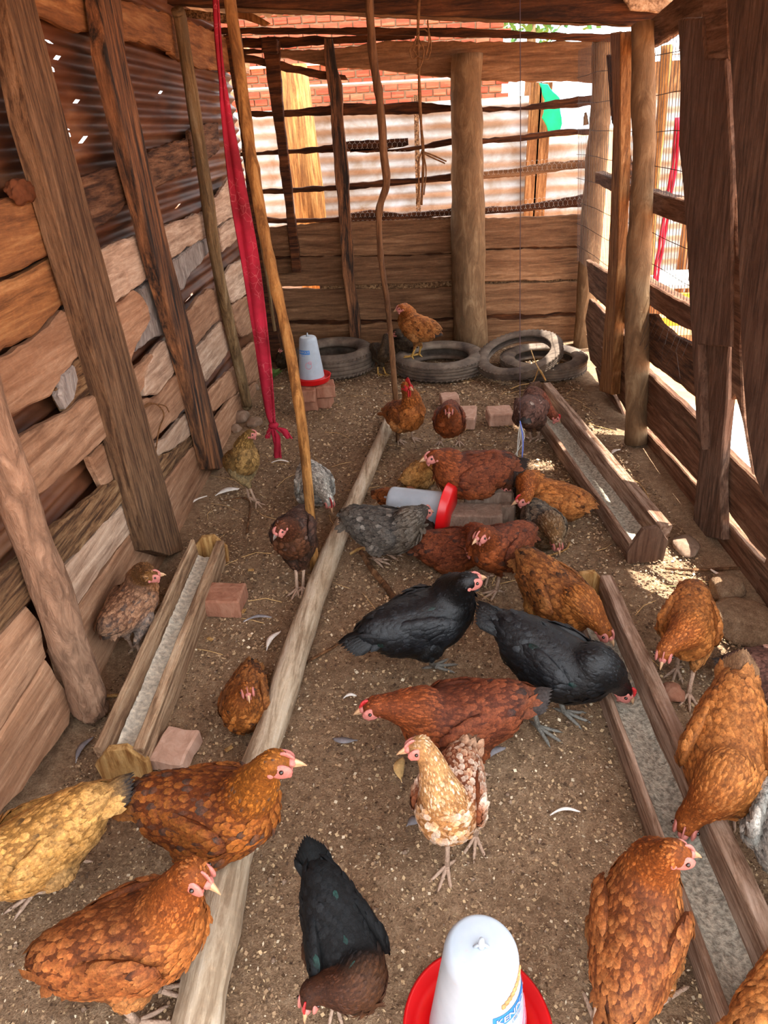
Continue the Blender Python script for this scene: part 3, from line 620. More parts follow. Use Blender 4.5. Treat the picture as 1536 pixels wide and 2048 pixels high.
o = ribbon('tail_end', [(545, 852), (538, 862), (536, 876)], [.01, .022, .02], [2.9] * 3, 'print', None, None); o.parent = cl
# bark twine hanging in the middle
b = MB(); b.tube(resample([aty(x, y, 3.6) for x, y in [(838, 0), (836, 70), (838, 150), (841, 230), (846, 300), (846, 350), (843, 410)]], 24), [.008, .007, .008, .006, .007] * 5, 6, .2)
tw = tag(b.build('bark_twine', M['twine'], None, True), 'knotted strip of bark twine hanging in front of the rails', 'twine')
b = MB()
for k, (pp) in enumerate([[(842, 302), (860, 308), (878, 316), (893, 323)], [(842, 303), (858, 312), (880, 322), (890, 327)], [(843, 304), (836, 330), (838, 380), (833, 408)], [(846, 304), (852, 340), (848, 390)], [(838, 60), (856, 62), (862, 90), (856, 118), (838, 116), (826, 96), (838, 66)], [(836, 90), (820, 96), (824, 118), (836, 112)], [(855, 40), (858, 80), (852, 110)], [(838, 80), (848, 100), (842, 130), (832, 140)]]):
    b.tube(resample([aty(x, y, 3.58 - .003 * k) for x, y in pp], 10), .0035, 5, .2)
b.build('loose_strand', M['twine'], tw, True, 'stuff')
# thin dark cord with feeding strings down to the resting chickens
b = MB(); b.tube(resample([aty(1040, -10, 2.62), aty(1041, 300, 2.62), aty(1040, 600, 2.62), aty(1040, 850, 2.62)], 12), .0016, 5)
M['dkcord'] = flat('dark_thin_cord', S(66, 50, 56), .7); M['blue'] = flat('blue_string', S(90, 110, 190), .7)
hc = tag(b.build('hanging_cord', M['dkcord'], None, True), 'thin dark cord hanging from the roof beam with frayed strings', 'cord')
b = MB()
for k in range(4):
    b.tube(resample([aty(1040, 845, 2.62), aty(1036 + k * 4, 880, 2.62), aty(1034 + k * 5 * ((-1) ** k), 930, 2.62), aty(1036 + k * 3, 965 - k * 6, 2.62)], 10), .0022, 5, .2)
b.build('frayed_string', M['galv'], hc, True)
b = MB(); b.tube(resample([aty(1040, 842, 2.61), aty(1046, 880, 2.61), aty(1044, 920, 2.61)], 8), .0026, 5); b.build('blue_string', M['blue'], hc, True)

# ================================================================== TROUGHS
M['feed'] = flat('grey_mash', S(206, 198, 180), .95, .1, 70, .35, .6)
M['feed_dk'] = flat('dark_grey_feed', S(172, 164, 148), .95, .1, 90, .5, .9)
def trough(A, B, wd, hl, hr, mats, feedmat, label, ends=(1, 1), z0=0.0, cap=.0):
    """A near, B far, centre points on the floor; left and right seen from the near end"""
    A = Vector(A); B = Vector(B); d = (B - A); L = d.length; ang = math.atan2(d.y, d.x) - math.pi / 2
    t = empty('trough', (A.x, A.y, z0), ang, label=label, cat='trough')
    def board(name, mat, prof):
        # prof: 4 corners (x,z) in section, extruded along y with slight waviness
        n = 24; vs = []; fs = []; m = len(prof); sd = random.random() * 40
        for i in range(n + 1):
            y = L * i / n; dx = .002 * mnoise.noise(Vector((i * .4, sd, 0))); dz = .0035 * mnoise.noise(Vector((i * .6, sd + 9, 0)))
            for x, z in prof: vs.append((x + dx, y, z + (dz if z > .02 else 0)))
        for i in range(n):
            for k in range(m): fs.append((i * m + k, i * m + (k + 1) % m, (i + 1) * m + (k + 1) % m, (i + 1) * m + k))
        fs += [tuple(reversed(range(m))), tuple(n * m + k for k in range(m))]
        return mesh(name, vs, fs, mat, t)
    w = wd / 2; th = .018
    board('side_board', mats[0], [(-w - .004, 0), (-w + th - .004, 0), (-w + th - .014, hl - .004), (-w + th - .017, hl), (-w - .010, hl), (-w - .014, hl - .004)])
    board('side_board', mats[1], [(w - th + .004, 0), (w + .004, 0), (w + .014 + cap, hr - .006), (w + .012 + cap, hr), (w - th + .004, hr), (w - th, hr - .005)])
    board('bottom_board', mats[0], [(-w + .01, .012), (w - .01, .012), (w - .01, .026), (-w + .01, .026)])
    # feed
    n = 90; mm = 7; vs = []; fs = []
    for i in range(n + 1):
        for j in range(mm + 1):
            u = j / mm * 2 - 1; y = .02 + (L - .04) * i / n
            vs.append((u * (w - .012), y, .052 + .012 * u * u + .006 * mnoise.noise(Vector((u * 2, y * 9, 3))) + .003 * random.uniform(-1, 1)))
    for i in range(n):
        for j in range(mm): a = i * (mm + 1) + j; fs.append((a, a + 1, a + mm + 2, a + mm + 1))
    mesh('feed', vs, fs, feedmat, t, True, 'stuff')
    for k, (e, y) in enumerate(zip(ends, (-.012, L + .012))):
        if e:
            top = max(hl, hr)
            P = [Vector((-w - .012, y, 0)), Vector((w + .012, y, 0)), Vector((w + .016, y, hr * .62)), Vector((w * .45, y, top * 1.02)), Vector((-w * .5, y, top * .98)), Vector((-w - .02, y, hl * .55))]
            slab3('end_board', P, (0, -1, 0), .02, M['yellowend'] if e == 2 else M['right_post'], t, .0015, .002)
    return t
t = trough((-.792, 1.20), (-.815, 2.22), .105, .125, .115, (M['trough'], M['trough']), M['feed'], 'narrow pale wooden trough of grey mash by the left wall', (2, 2))
t = trough((.885, 2.16), (.745, 3.78), .115, .095, .155, (M['trough_dk'], M['trough_dk']), M['feed_dk'], 'far wooden trough running back to the stacked tyres', (1, 1), cap=.014)
t = trough((.590, .30), (.588, 1.86), .108, .10, .155, (M['trough_dk'], M['trough_dk']), M['feed_dk'], 'near wooden trough on the right where black and orange chickens peck', (1, 2), cap=.008)

# ================================================================== DRINKERS
def drinker(loc, label, rotM=None, rz=0, writing=0):
    t = empty('poultry_drinker', loc, 0, label=label, cat='drinker')
    if rotM is not None: t.rotation_euler = rotM
    else: t.rotation_euler = (0, 0, rz)
    b = MB(); b.lathe([(0, .0), (.120, .0), (.128, .008), (.137, .040), (.139, .043), (.133, .043), (.124, .012), (.098, .010), (.092, .036), (.0, .036)], 64); b.build('tray', M['red'], t, True)
    b = MB(); r0, r1, hh = .090, .063, .29
    prof = [(r0, .034), (r0, .045)] + [(r0 + (r1 - r0) * u, .045 + (hh - .045) * u) for u in np.linspace(.1, 1, 8)] + [(r1 - .014 + .014 * math.cos(a), hh + .03 * math.sin(a)) for a in np.linspace(.2, math.pi / 2, 7)] + [(.03, hh + .0325), (.0, hh + .033)]
    b.lathe(prof, 64); b.build('dome', M['plastic'], t, True)
    b = MB(); b.tube([(0, 0, hh + .030), (0, 0, hh + .044), (0, 0, hh + .056)], [.006, .0055, .004], 10); b.tube([(-.012, 0, hh + .032), (0, 0, hh + .044), (.012, 0, hh + .032)], .003, 6); b.build('hanging_knob', M['plastic'], t, True)
    R_ = lambda z: r0 + (r1 - r0) * (z - .045) / (hh - .045) + .0009
    # printed band with white letters, wrapped on the cone
    if writing:
        a0 = writing; vs = []; fs = []; n = 16; z0, z1, half = .212, .240, .050
        for i in range(n + 1):
            for j in range(2):
                z = z0 if j == 0 else z1; a = a0 + (i / n * 2 - 1) * half / .07; vs.append((R_(z) * math.cos(a), R_(z) * math.sin(a), z))
        for i in range(n): fs.append((2 * i, 2 * i + 2, 2 * i + 3, 2 * i + 1))
        mesh('label_band', vs, fs, M['labelblue'], t)
        def text(txt, size, zc, mat, da=0, spread=1.0):
            cu = bpy.data.curves.new('lettering', 'FONT'); cu.body = txt; cu.size = size; cu.align_x = 'CENTER'; cu.align_y = 'CENTER'; cu.offset = size * .02
            o = bpy.data.objects.new('tmp', cu); C.objects.link(o); dg = bpy.context.evaluated_depsgraph_get()
            me = bpy.data.meshes.new_from_object(o.evaluated_get(dg)); bpy.data.objects.remove(o)
            for v in me.vertices:
                z = zc + v.co.y; a = a0 + da + v.co.x * spread / .07; r = R_(z) + .0012; v.co = Vector((r * math.cos(a), r * math.sin(a), z))
            me.materials.clear(); me.materials.append(mat); link(bpy.data.objects.new('lettering', me), t)
        text('KENPOLY', .021, .226, M['plastic'], 0, .98)
        text('LIMITED', .008, .203, M['labelblue'])
        # red printed outline drawing of a hen
        for (cx, cz, rr) in [(.5, .135, .022), (.62, .155, .010)]:
            b = MB(); b.tube([(R_(cz + rr * math.sin(q)) * math.cos(a0 + .55 + (rr * math.cos(q) + (cx - .55) * .1) / .08), R_(cz + rr * math.sin(q)) * math.sin(a0 + .55 + (rr * math.cos(q) + (cx - .55) * .1) / .08), cz + rr * math.sin(q)) for q in np.linspace(0, 6.2, 24)], .0011, 4); b.build('printed_outline', M['print_red'], t)
    return t
def milky():
    m, nt, b = newmat('milky_plastic', .38, .45); tc = nt.nodes.new('ShaderNodeTexCoord'); n = noise_n(nt, tc.outputs['Object'], 9, 4, .6)
    r = ramp(nt, [(.4, S(160, 170, 180)), (.7, S(178, 187, 196))]); nt.links.new(n.outputs[0], r.inputs[0])
    n2 = noise_n(nt, tc.outputs['Object'], 60, 3, .6); r2 = ramp(nt, [(.62, (0, 0, 0)), (.76, (.5, .5, .5))]); nt.links.new(n2.outputs[0], r2.inputs[0])
    nt.links.new(mixc(nt, r2.outputs[0], r.outputs[0], S(176, 158, 140)), b.inputs['Base Color'])
    b.inputs['Subsurface Weight'].default_value = .15; b.inputs['Subsurface Radius'].default_value = (.02, .02, .02); return m
M['plastic'] = milky(); M['labelblue'] = flat('blue_print', S(44, 122, 200), .4); M['print_red'] = flat('pink_red_print', S(224, 108, 128), .5)
dk = drinker((.090, .600, 0), 'near white poultry drinker with red tray and blue label', writing=-math.radians(38))
# smear of dirt on the near drinker
b = MB()
for k in range(9):
    u = k / 8; a = math.radians(-16 - 46 * u); z = .291 - .030 * u; r = .063 + (.090 - .063) * (.29 - z) / .245 + .001
    b.box((r * math.cos(a), r * math.sin(a), z), (.004, .010 - .004 * abs(u - .5), .011), Matrix.Rotation(a, 3, 'Z'), .0012)
b.build('dirt_smear', flat('dried_dirt', S(176, 138, 92), .9, .1, 90, .3), dk, True)
b = MB()
c1 = fl(624, 757, .17); d1 = drinker((c1[0], c1[1], .155), 'small white drinker with red tray standing on stacked bricks', writing=-math.radians(120))
p = fl(873, 1010, .16)
tilt = Vector((-.90, .30, .10)).normalized().to_track_quat('Z', 'Y').to_euler()
d2 = drinker((p[0] + .060, p[1], .125), 'toppled white drinker lying on its side beside the bricks', rotM=tilt)
d1.scale = (.86,) * 3; d2.scale = (.84,) * 3

# ================================================================== TYRES
def rubber():
    m, nt, b = newmat('dusty_rubber', .85, .2); tc = nt.nodes.new('ShaderNodeTexCoord'); n = noise_n(nt, tc.outputs['Object'], 8, 6, .65)
    r = ramp(nt, [(.35, S(70, 60, 54)), (.55, S(108, 94, 82)), (.75, S(140, 124, 108))]); nt.links.new(n.outputs[0], r.inputs[0]); nt.links.new(r.outputs[0], b.inputs['Base Color']); bump(nt, b, n.outputs[0], .3, .01); return m
M['rubber'] = rubber()
def tyre(loc, Ro, Ri, wd, label, rot=(0, 0, 0), name='tyre'):
    t = empty(name, loc, 0, label=label, cat='tyre'); t.rotation_euler = rot
    w2 = wd / 2; e = Ro - Ri
    prof = [(Ri, -w2 * .55), (Ri + e * .12, -w2 * .8), (Ri + e * .45, -w2), (Ri + e * .75, -w2 * .97), (Ro - e * .08, -w2 * .75)]
    for g in (-.5, -.17, .17, .5):
        prof += [(Ro, w2 * (g - .13)), (Ro, w2 * (g - .03)), (Ro - .006, w2 * (g - .02)), (Ro - .006, w2 * (g + .02)), (Ro, w2 * (g + .03)), (Ro, w2 * (g + .13))]
    prof += [(Ro - e * .08, w2 * .75), (Ri + e * .75, w2 * .97), (Ri + e * .45, w2), (Ri + e * .12, w2 * .8), (Ri, w2 * .55), (Ri + e * .1, w2 * .35), (Ro - e * .25, w2 * .5), (Ro - e * .18, 0), (Ro - e * .25, -w2 * .5), (Ri + e * .1, -w2 * .35)]
    b = MB(); b.lathe([(r, z + w2) for r, z in prof], 56, None, True); b.build('carcass', M['rubber'], t, True)
    b = MB()
    for k in range(56):
        a = 2 * math.pi * k / 56
        for s_ in (-1, 1): b.box(((Ro - .001) * math.cos(a + s_ * .02), (Ro - .001) * math.sin(a + s_ * .02), w2 + s_ * w2 * .62), (.008, .014, w2 * .22), Matrix.Rotation(a, 3, 'Z'))
    b.build('tread_block', M['rubber'], t, kind='stuff')
    return t
c = fl(668, 712, .1); tyre((c[0], c[1], 0), .285, .165, .17, 'worn car tyre lying flat behind the small drinker')
c = fl(880, 712, .1); tyre((c[0], c[1], 0), .315, .195, .13, 'low tyre on which a brown chicken perches')
c = fl(1086, 725, .05); tyre((c[0], c[1], 0), .29, .19, .11, 'lowest of the tyres in the far right corner')
c = fl(1040, 700, .16); tyre((c[0], c[1] - .02, .105), .285, .205, .07, 'thin tyre leaning on the lowest tyre in the corner', rot=(math.radians(10), math.radians(-13), 0))
b = MB(); b.tube(resample([fl(1062, 700, .2), fl(1070, 722, .2), fl(1078, 738, .18), fl(1092, 762, .05), fl(1078, 738, .19), fl(1066, 764, .03), fl(1040, 770, .02), fl(1022, 778, .01)], 24), .0035, 6)
M['straw'] = flat('straw_cord', S(206, 168, 112), .85, .15, 60, .25); tag(b.build('twine_loop', M['straw'], None, True), 'straw-coloured twine looped over the leaning tyre', 'twine')

# ================================================================== BRICKS AND STONES
M['loosebrick'] = bark('loose_brick_clay', S(118, 70, 52), S(158, 106, 82), S(180, 136, 112), 1.4, .5)
M['palebrick'] = bark('pale_dusty_brick', S(150, 112, 92), S(184, 146, 124), S(206, 172, 152), 1.4, .4)
M['greybrick'] = bark('grey_cement_brick', S(100, 78, 66), S(140, 116, 100), S(168, 146, 128), 2.0, .8)
M['stone'] = bark('brown_stone', S(96, 74, 60), S(138, 112, 92), S(166, 142, 122), 1.2, .6)
def brick(x, y, z, dims, rz, mat, label, tilt=0, grp=None):
    c = fl(x, y, z + dims[2] / 2); b = MB(); b.box((0, 0, dims[2] / 2), dims, None, .006)
    bm = bmesh.new(); me = bpy.data.meshes.new('brick'); me.from_pydata([tuple(v) for v in b.v], [], b.f); bm.from_mesh(me)
    bmesh.ops.subdivide_edges(bm, edges=bm.edges[:], cuts=3, use_grid_fill=True)
    sd = random.random() * 60
    for v in bm.verts: v.co += Vector([mnoise.noise(v.co * 22 + Vector((sd, k * 9, 0))) * .006 for k in range(3)])
    bm.to_mesh(me); bm.free(); me.materials.append(M[mat]); o = bpy.data.objects.new('brick', me); o.location = (c[0], c[1], z); o.rotation_euler = (tilt, 0, rz); link(o)
    return tag(o, label, 'brick', grp)
brick(618, 806, 0, (.11, .10, .075), .1, 'loosebrick', 'left lower brick under the small far drinker')
brick(648, 800, 0, (.10, .12, .075), -.1, 'loosebrick', 'right lower brick under the small far drinker')
brick(612, 788, .078, (.12, .11, .075), 0, 'loosebrick', 'left upper brick directly under the red tray')
brick(650, 778, .078, (.12, .13, .075), .15, 'loosebrick', 'right upper brick poking out beyond the red tray')
brick(899, 800, .0, (.11, .12, .06), .1, 'palebrick', 'pinkish brick behind the chicken facing the camera')
brick(934, 835, .0, (.10, .20, .07), -.15, 'palebrick', 'pale brick beside the chicken facing the camera')
brick(999, 832, .0, (.14, .14, .075), .05, 'palebrick', 'square dusty brick alone on the open floor')
brick(975, 1000, 0, (.20, .12, .13), -.05, 'greybrick', 'rear grey brick beside the toppled drinker')
brick(950, 1040, 0, (.22, .11, .105), -.12, 'greybrick', 'front crumbling grey brick with a rough top')
brick(1012, 1015, 0, (.07, .14, .09), -.1, 'greybrick', 'small dark brick wedged behind the two grey ones')
brick(452, 1200, 0, (.13, .12, .075), -.05, 'loosebrick', 'reddish brick standing against the pale trough')
brick(352, 1500, 0, (.10, .12, .05), -.2, 'palebrick', 'flat dusty brick at the front end of the pale trough')
def rock(x, y, r, label, mat='stone', sq=(1, 1, .7), z=0, name='stone'):
    c = fl(x, y, z + r * sq[2] * .5); bm = bmesh.new(); bmesh.ops.create_icosphere(bm, subdivisions=3, radius=r); sd = random.random() * 90
    for v in bm.verts:
        k = 1 + .35 * mnoise.noise(v.co / r * 1.1 + Vector((sd, 0, 0))) + .1 * mnoise.noise(v.co / r * 3 + Vector((sd, 7, 0))); v.co = Vector((v.co.x * k * sq[0], v.co.y * k * sq[1], v.co.z * k * sq[2]))
    me = bpy.data.meshes.new(name); bm.to_mesh(me); bm.free(); me.polygons.foreach_set('use_smooth', [True] * len(me.polygons)); me.materials.append(M[mat])
    o = bpy.data.objects.new(name, me); o.location = (c[0], c[1], z + r * sq[2] * .55); o.rotation_euler = (0, 0, random.random() * 6); link(o); return tag(o, label, 'stone')
rock(482, 836, .055, 'largest round stone at the foot of the third post')
rock(508, 846, .045, 'round stone right of the largest one by the third post')
rock(472, 858, .035, 'small stone in front of the round ones by the third post')
rock(508, 775, .035, 'stone lying against the left wall near the corner post')
rock(1455, 1178, .06, 'dark lump of earth by the right wall boards', 'soil', (1.2, .9, .7))
rock(1480, 1240, .10, 'wide mound of earth at the foot of the right wall', 'soil', (1.3, 1.1, .35))
rock(1372, 1092, .06, 'flat grey stone beside the wide upright board', 'stone', (1.2, .8, .45))
rock(965, 1395, .028, 'round pebble just right of the near trough chickens', 'stone') if False else None
rock(1345, 1385, .035, 'reddish stone between the near trough and the buff chicken', 'loosebrick')
rock(645, 1700, .014, 'small flat pebble beside the black tail feathers', 'stone'); rock(708, 1845, .012, 'tiny reddish pebble by the black chicken', 'loosebrick')
# crumpled rag on the middle rail of the left wall, twine by the first post, weed in the corner
c = Vector(onp(42, 382, (-1.02, 0, 0), (1, 0, 0))); bm = bmesh.new(); bmesh.ops.create_icosphere(bm, subdivisions=4, radius=.05)
for v in bm.verts:
    k = 1 + .35 * mnoise.noise(v.co * 30) + .25 * mnoise.noise(v.co * 70); v.co = Vector((v.co.x * k * .35, v.co.y * k * 1.3, v.co.z * k * .6))
me = bpy.data.meshes.new('rag'); bm.to_mesh(me); bm.free(); me.polygons.foreach_set('use_smooth', [True] * len(me.polygons)); me.materials.append(flat('rusty_rag', S(92, 54, 34), .9, .1, 20, .3, .4))
o = bpy.data.objects.new('rag', me); o.location = c; link(o); tag(o, 'crumpled rust-brown rag stuffed above the middle rail of the left wall', 'rag')
b = MB(); q_ = lambda x, y: onp(x, y, (-.985, 0, 0), (1, 0, 0))
b.tube(resample([q_(288, 812), q_(300, 806), q_(318, 812), q_(328, 830), q_(318, 860), q_(311, 905)], 20), .003, 5, .1); b.tube(resample([q_(290, 815), (q_(305, 808)), q_(330, 812), q_(338, 824)], 12), .0025, 5, .1)
tag(b.build('twine', M['twine'], None, True, 'stuff'), 'loose end of bark twine hanging from the planks by a left post', 'twine')
we = empty('weed', tuple(fl(548, 757, 0)), label='small green weed growing in the far left corner', cat='plant')
for k in range(7):
    a = k * .9; d = Vector((math.cos(a), math.sin(a), 0)); s_ = Vector((-d.y, d.x, 0)); L_ = .07
    mesh('leaf', [Vector((0, 0, .005)), d * L_ * .5 + s_ * .02 + Vector((0, 0, .05)), d * L_ + Vector((0, 0, .055)), d * L_ * .5 - s_ * .02 + Vector((0, 0, .05))], [(0, 1, 2, 3)], M.setdefault('weed', flat('weed_green', S(96, 124, 66), .7, .2)), we)
# sticks
pole('fallen_stick', [fl(722, 1103, .015), fl(745, 1140, .015), fl(770, 1170, .012), fl(796, 1206, .012)], [.010, .013, .012, .012], 8, 'branch', .1, 'short forked stick lying behind the fluffed black chicken', 'stick', 14)
pole('fallen_twig', [fl(612, 1325, .006), fl(660, 1298, .01), fl(720, 1262, .008)], [.005, .005, .003], 6, 'branch', .1, 'long thin twig lying right of the floor pole', 'twig', 12)
pole('fallen_twig', [fl(175, 1394, .008), fl(230, 1391, .01), fl(275, 1386, .008)], [.004, .006, .004], 6, 'yellowend', .1, 'pale straight twig left of the pale trough', 'twig', 12)
pole('fallen_twig', [fl(440, 1002, .006), fl(497, 1000, .01), fl(494, 1068, .006)], [.003, .005, .006], 6, 'branch', .1, 'bent thin twig in front of the olive chicken', 'twig', 12)
pole('fallen_twig', [fl(700, 1108, .01), fl(720, 1098, .012), fl(760, 1100, .01)], [.005, .007, .006], 6, 'yellowend', .1, 'pale twig under the grey chicken', 'twig', 12)
pole('fallen_twig', [fl(1050, 1108, .006), fl(1090, 1112, .01), fl(1130, 1100, .01), fl(1139, 1085, .01)], [.004, .004, .004], 6, 'yellowend', .05, 'curved pale twig in front of the grey barred chicken', 'twig', 14)
pole('fallen_twig', [fl(1330, 1137, .008), fl(1390, 1140, .01), fl(1480, 1136, .02)], [.004, .006, .006], 6, 'branch', .1, 'twig lying across the floor before the earth lump', 'twig', 12)
# ================================================================== LITTER
def litter():
    n = 120000; r = NR; u = r.rand(n); y = .45 + 4.6 * u ** 1.35; x = -.97 + 2.08 * r.rand(n)
    sz = (.0012 + .0034 * r.rand(n) ** 3) * (1 + y * .38); a = r.rand(n) * 6.283; t = (r.rand(n, 2) - .5) * .9
    ex = np.stack([np.cos(a), np.sin(a), t[:, 0]], 1); ey = np.stack([-np.sin(a), np.cos(a), t[:, 1]], 1)
    c = np.stack([x, y, .004 + .006 * r.rand(n)], 1); q = r.rand(n)
    asp = np.where(q < .5, .35, .8)
    V = np.stack([c - ex * sz[:, None], c + ey * (sz * asp)[:, None], c + ex * sz[:, None], c - ey * (sz * asp)[:, None]], 1).reshape(-1, 3)
    cols = np.array([S(182, 154, 118), S(160, 132, 102), S(104, 82, 62), S(82, 64, 50), S(206, 188, 160), S(140, 112, 86)]); ci = r.choice(6, n, p=[.2, .22, .2, .14, .06, .18])
    col = np.repeat(cols[ci] * (.8 + .4 * r.rand(n, 1)), 4, 0)
    me = bpy.data.meshes.new('husk_litter'); me.vertices.add(4 * n); me.vertices.foreach_set('co', V.ravel()); me.loops.add(4 * n); me.loops.foreach_set('vertex_index', np.arange(4 * n, dtype=np.int32))
    me.polygons.add(n); me.polygons.foreach_set('loop_start', np.arange(0, 4 * n, 4, dtype=np.int32)); me.polygons.foreach_set('loop_total', np.full(n, 4, dtype=np.int32)); me.update()
    at = me.color_attributes.new('Col', 'FLOAT_COLOR', 'POINT'); at.data.foreach_set('color', np.concatenate([col, np.ones((4 * n, 1))], 1).ravel()); me.materials.append(M['flakes'])
    tag(link(bpy.data.objects.new('husk_litter', me)), 'fine husk litter and wood chips scattered over the floor', 'litter', kind='stuff')
litter()
def pebbles(n=1500):
    b = MB(); r = random.Random(5)
    for k in range(n):
        y = .5 + 4.4 * r.random() ** 1.3; x = -1.0 + 2.15 * r.random(); s_ = .0025 + .007 * r.random() ** 3
        v = [(x + s_ * a * r.uniform(.7, 1.2), y + s_ * c * r.uniform(.7, 1.2), .003 + s_ * d * .6) for a, c, d in [(1, 0, 0), (0, 1, 0), (-1, 0, 0), (0, -1, 0), (0, 0, 1), (0, 0, -1)]]
        b.add(v, [(0, 1, 4), (1, 2, 4), (2, 3, 4), (3, 0, 4), (1, 0, 5), (2, 1, 5), (3, 2, 5), (0, 3, 5)])
    tag(b.build('pebbles', M['stone'], None, True, 'stuff'), 'tiny pebbles scattered in the soil', 'pebbles')
pebbles()
def stalks(n=150):
    b = MB(); r = random.Random(8)
    for k in range(n):
        y = 1.6 + 3.4 * r.random(); x = -.95 + 2.05 * r.random(); a = r.random() * 6.28; L = .03 + .06 * r.random(); d = Vector((math.cos(a), math.sin(a), 0)) * L; q = Vector((-d.y, d.x, 0)) * r.uniform(-.3, .3)
        c = Vector((x, y, .006)); b.tube([c - d, c + q + Vector((0, 0, .004)), c + d], .0008 + .0008 * r.random(), 4)
    tag(b.build('straw_litter', M['straw'], None, False, 'stuff'), 'loose straw stalks strewn over the floor', 'litter')
stalks()
# loose feathers on the floor
M['wfeather'] = flat('white_feather', S(222, 212, 202), .7, .2, 60, .15); M['gfeather'] = flat('grey_feather', S(120, 114, 116), .6, .3, 60, .25)
def loose_feather(x, y, L, deg, label, mat='wfeather', w=.16, grp='loose feathers on the floor'):
    c = Vector(fl(x, y, .012)); a = math.radians(deg); vs = []; fs = []; n = 10
    for i in range(n + 1):
        u = i / n; wd = L * w * (0.04 if u < .18 else math.sin(min(1, (u - .12) / .88) * math.pi) ** .6 + .03); bend = .12 * L * math.sin(u * 3.1)
        for k, s_ in enumerate((-1, 0, 1)): vs.append((u * L - L / 2, bend + s_ * wd * .5, .008 * math.sin(u * 3) + (.003 if s_ == 0 else 0)))
    for i in range(n):
        for k in range(2): q = i * 3 + k; fs.append((q, q + 1, q + 4, q + 3))
    o = mesh('feather', vs, fs, M[mat], None, True); o.location = c; o.rotation_euler = (0, 0, a); s_ = o.modifiers.new('s', 'SOLIDIFY'); s_.thickness = .001
    b = MB(); b.tube([(-L / 2, 0, 0), (0, .12 * L, .01), (L / 2, 0, .003)], [.0012, .001, .0004], 5); b.build('quill', M['wfeather'], o)
    return tag(o, label, 'feather', grp)
for f in [(1130, 1628, .075, 5, 'white quill feather lying in front of the near trough', 'wfeather', .12), (988, 1512, .085, 35, 'grey and white feather behind the speckled chicken', 'gfeather', .28), (548, 1282, .10, 70, 'long pale feather left of the floor pole', 'wfeather', .2),
          (805, 1540, .08, 88, 'buff feather under the beak of the speckled chicken', 'straw', .35), (690, 1480, .07, 175, 'dark fluffy feather right of the floor pole', 'gfeather', .3), (515, 1240, .10, 10, 'dark curved feather beside the floor pole', 'gfeather', .16),
          (395, 1005, .13, 60, 'pale curved feather below the second left post', 'wfeather', .12), (455, 985, .12, 30, 'ruffled white feather before the olive chicken', 'wfeather', .35), (1220, 1010, .06, 30, 'small white feather by the far trough', 'wfeather', .2), (1232, 905, .08, 40, 'white feather between far trough and trunk post', 'wfeather', .25),
          (1440, 1150, .09, 120, 'long white quill leaning on the earth lump', 'wfeather', .14), (560, 925, .09, 0, 'white feather under the red cloth', 'wfeather', .15), (828, 1648, .04, 20, 'small dark down feather left of the speckled legs', 'gfeather', .6), (1215, 1970, .10, 55, 'grey wing feather beside the near brown chicken', 'gfeather', .14),
          (700, 1395, .04, 10, 'tiny white feather near the lying brown head', 'wfeather', .3), (700, 1880, .04, 30, 'small curled white feather below the black chicken', 'wfeather', .4), (170, 1500, .09, 80, 'dark feather at the foot of the left wall', 'gfeather', .2), (930, 1215, .05, 5, 'thin white feather behind the fluffed black chicken', 'wfeather', .2)]:
    loose_feather(*f)
for k, (x, y) in enumerate([(502, 1140), (487, 1222), (420, 1278), (458, 1497), (1190, 1240), (790, 790), (1170, 950)]):
    b = MB(); c = fl(x, y, .01); b.box((0, 0, 0), (.024, .013, .006), None, .002)
    o = b.build('wood_chip', M['yellowend']); o.location = c; o.rotation_euler = (0, 0, k * 1.3)
    tag(o, ['pale wood chip right of the upper pale trough end', 'pale wood chip lying on the reddish brick', 'pale wood chip between the pale trough and the flecked chicken', 'large pale wood chip below the sitting flecked chicken', 'pale wood chip beside the near trough ridge', 'pale wood chip near the low tyre', 'pale wood chip right of the far trough'][k], 'wood chip', 'pale wood chips')

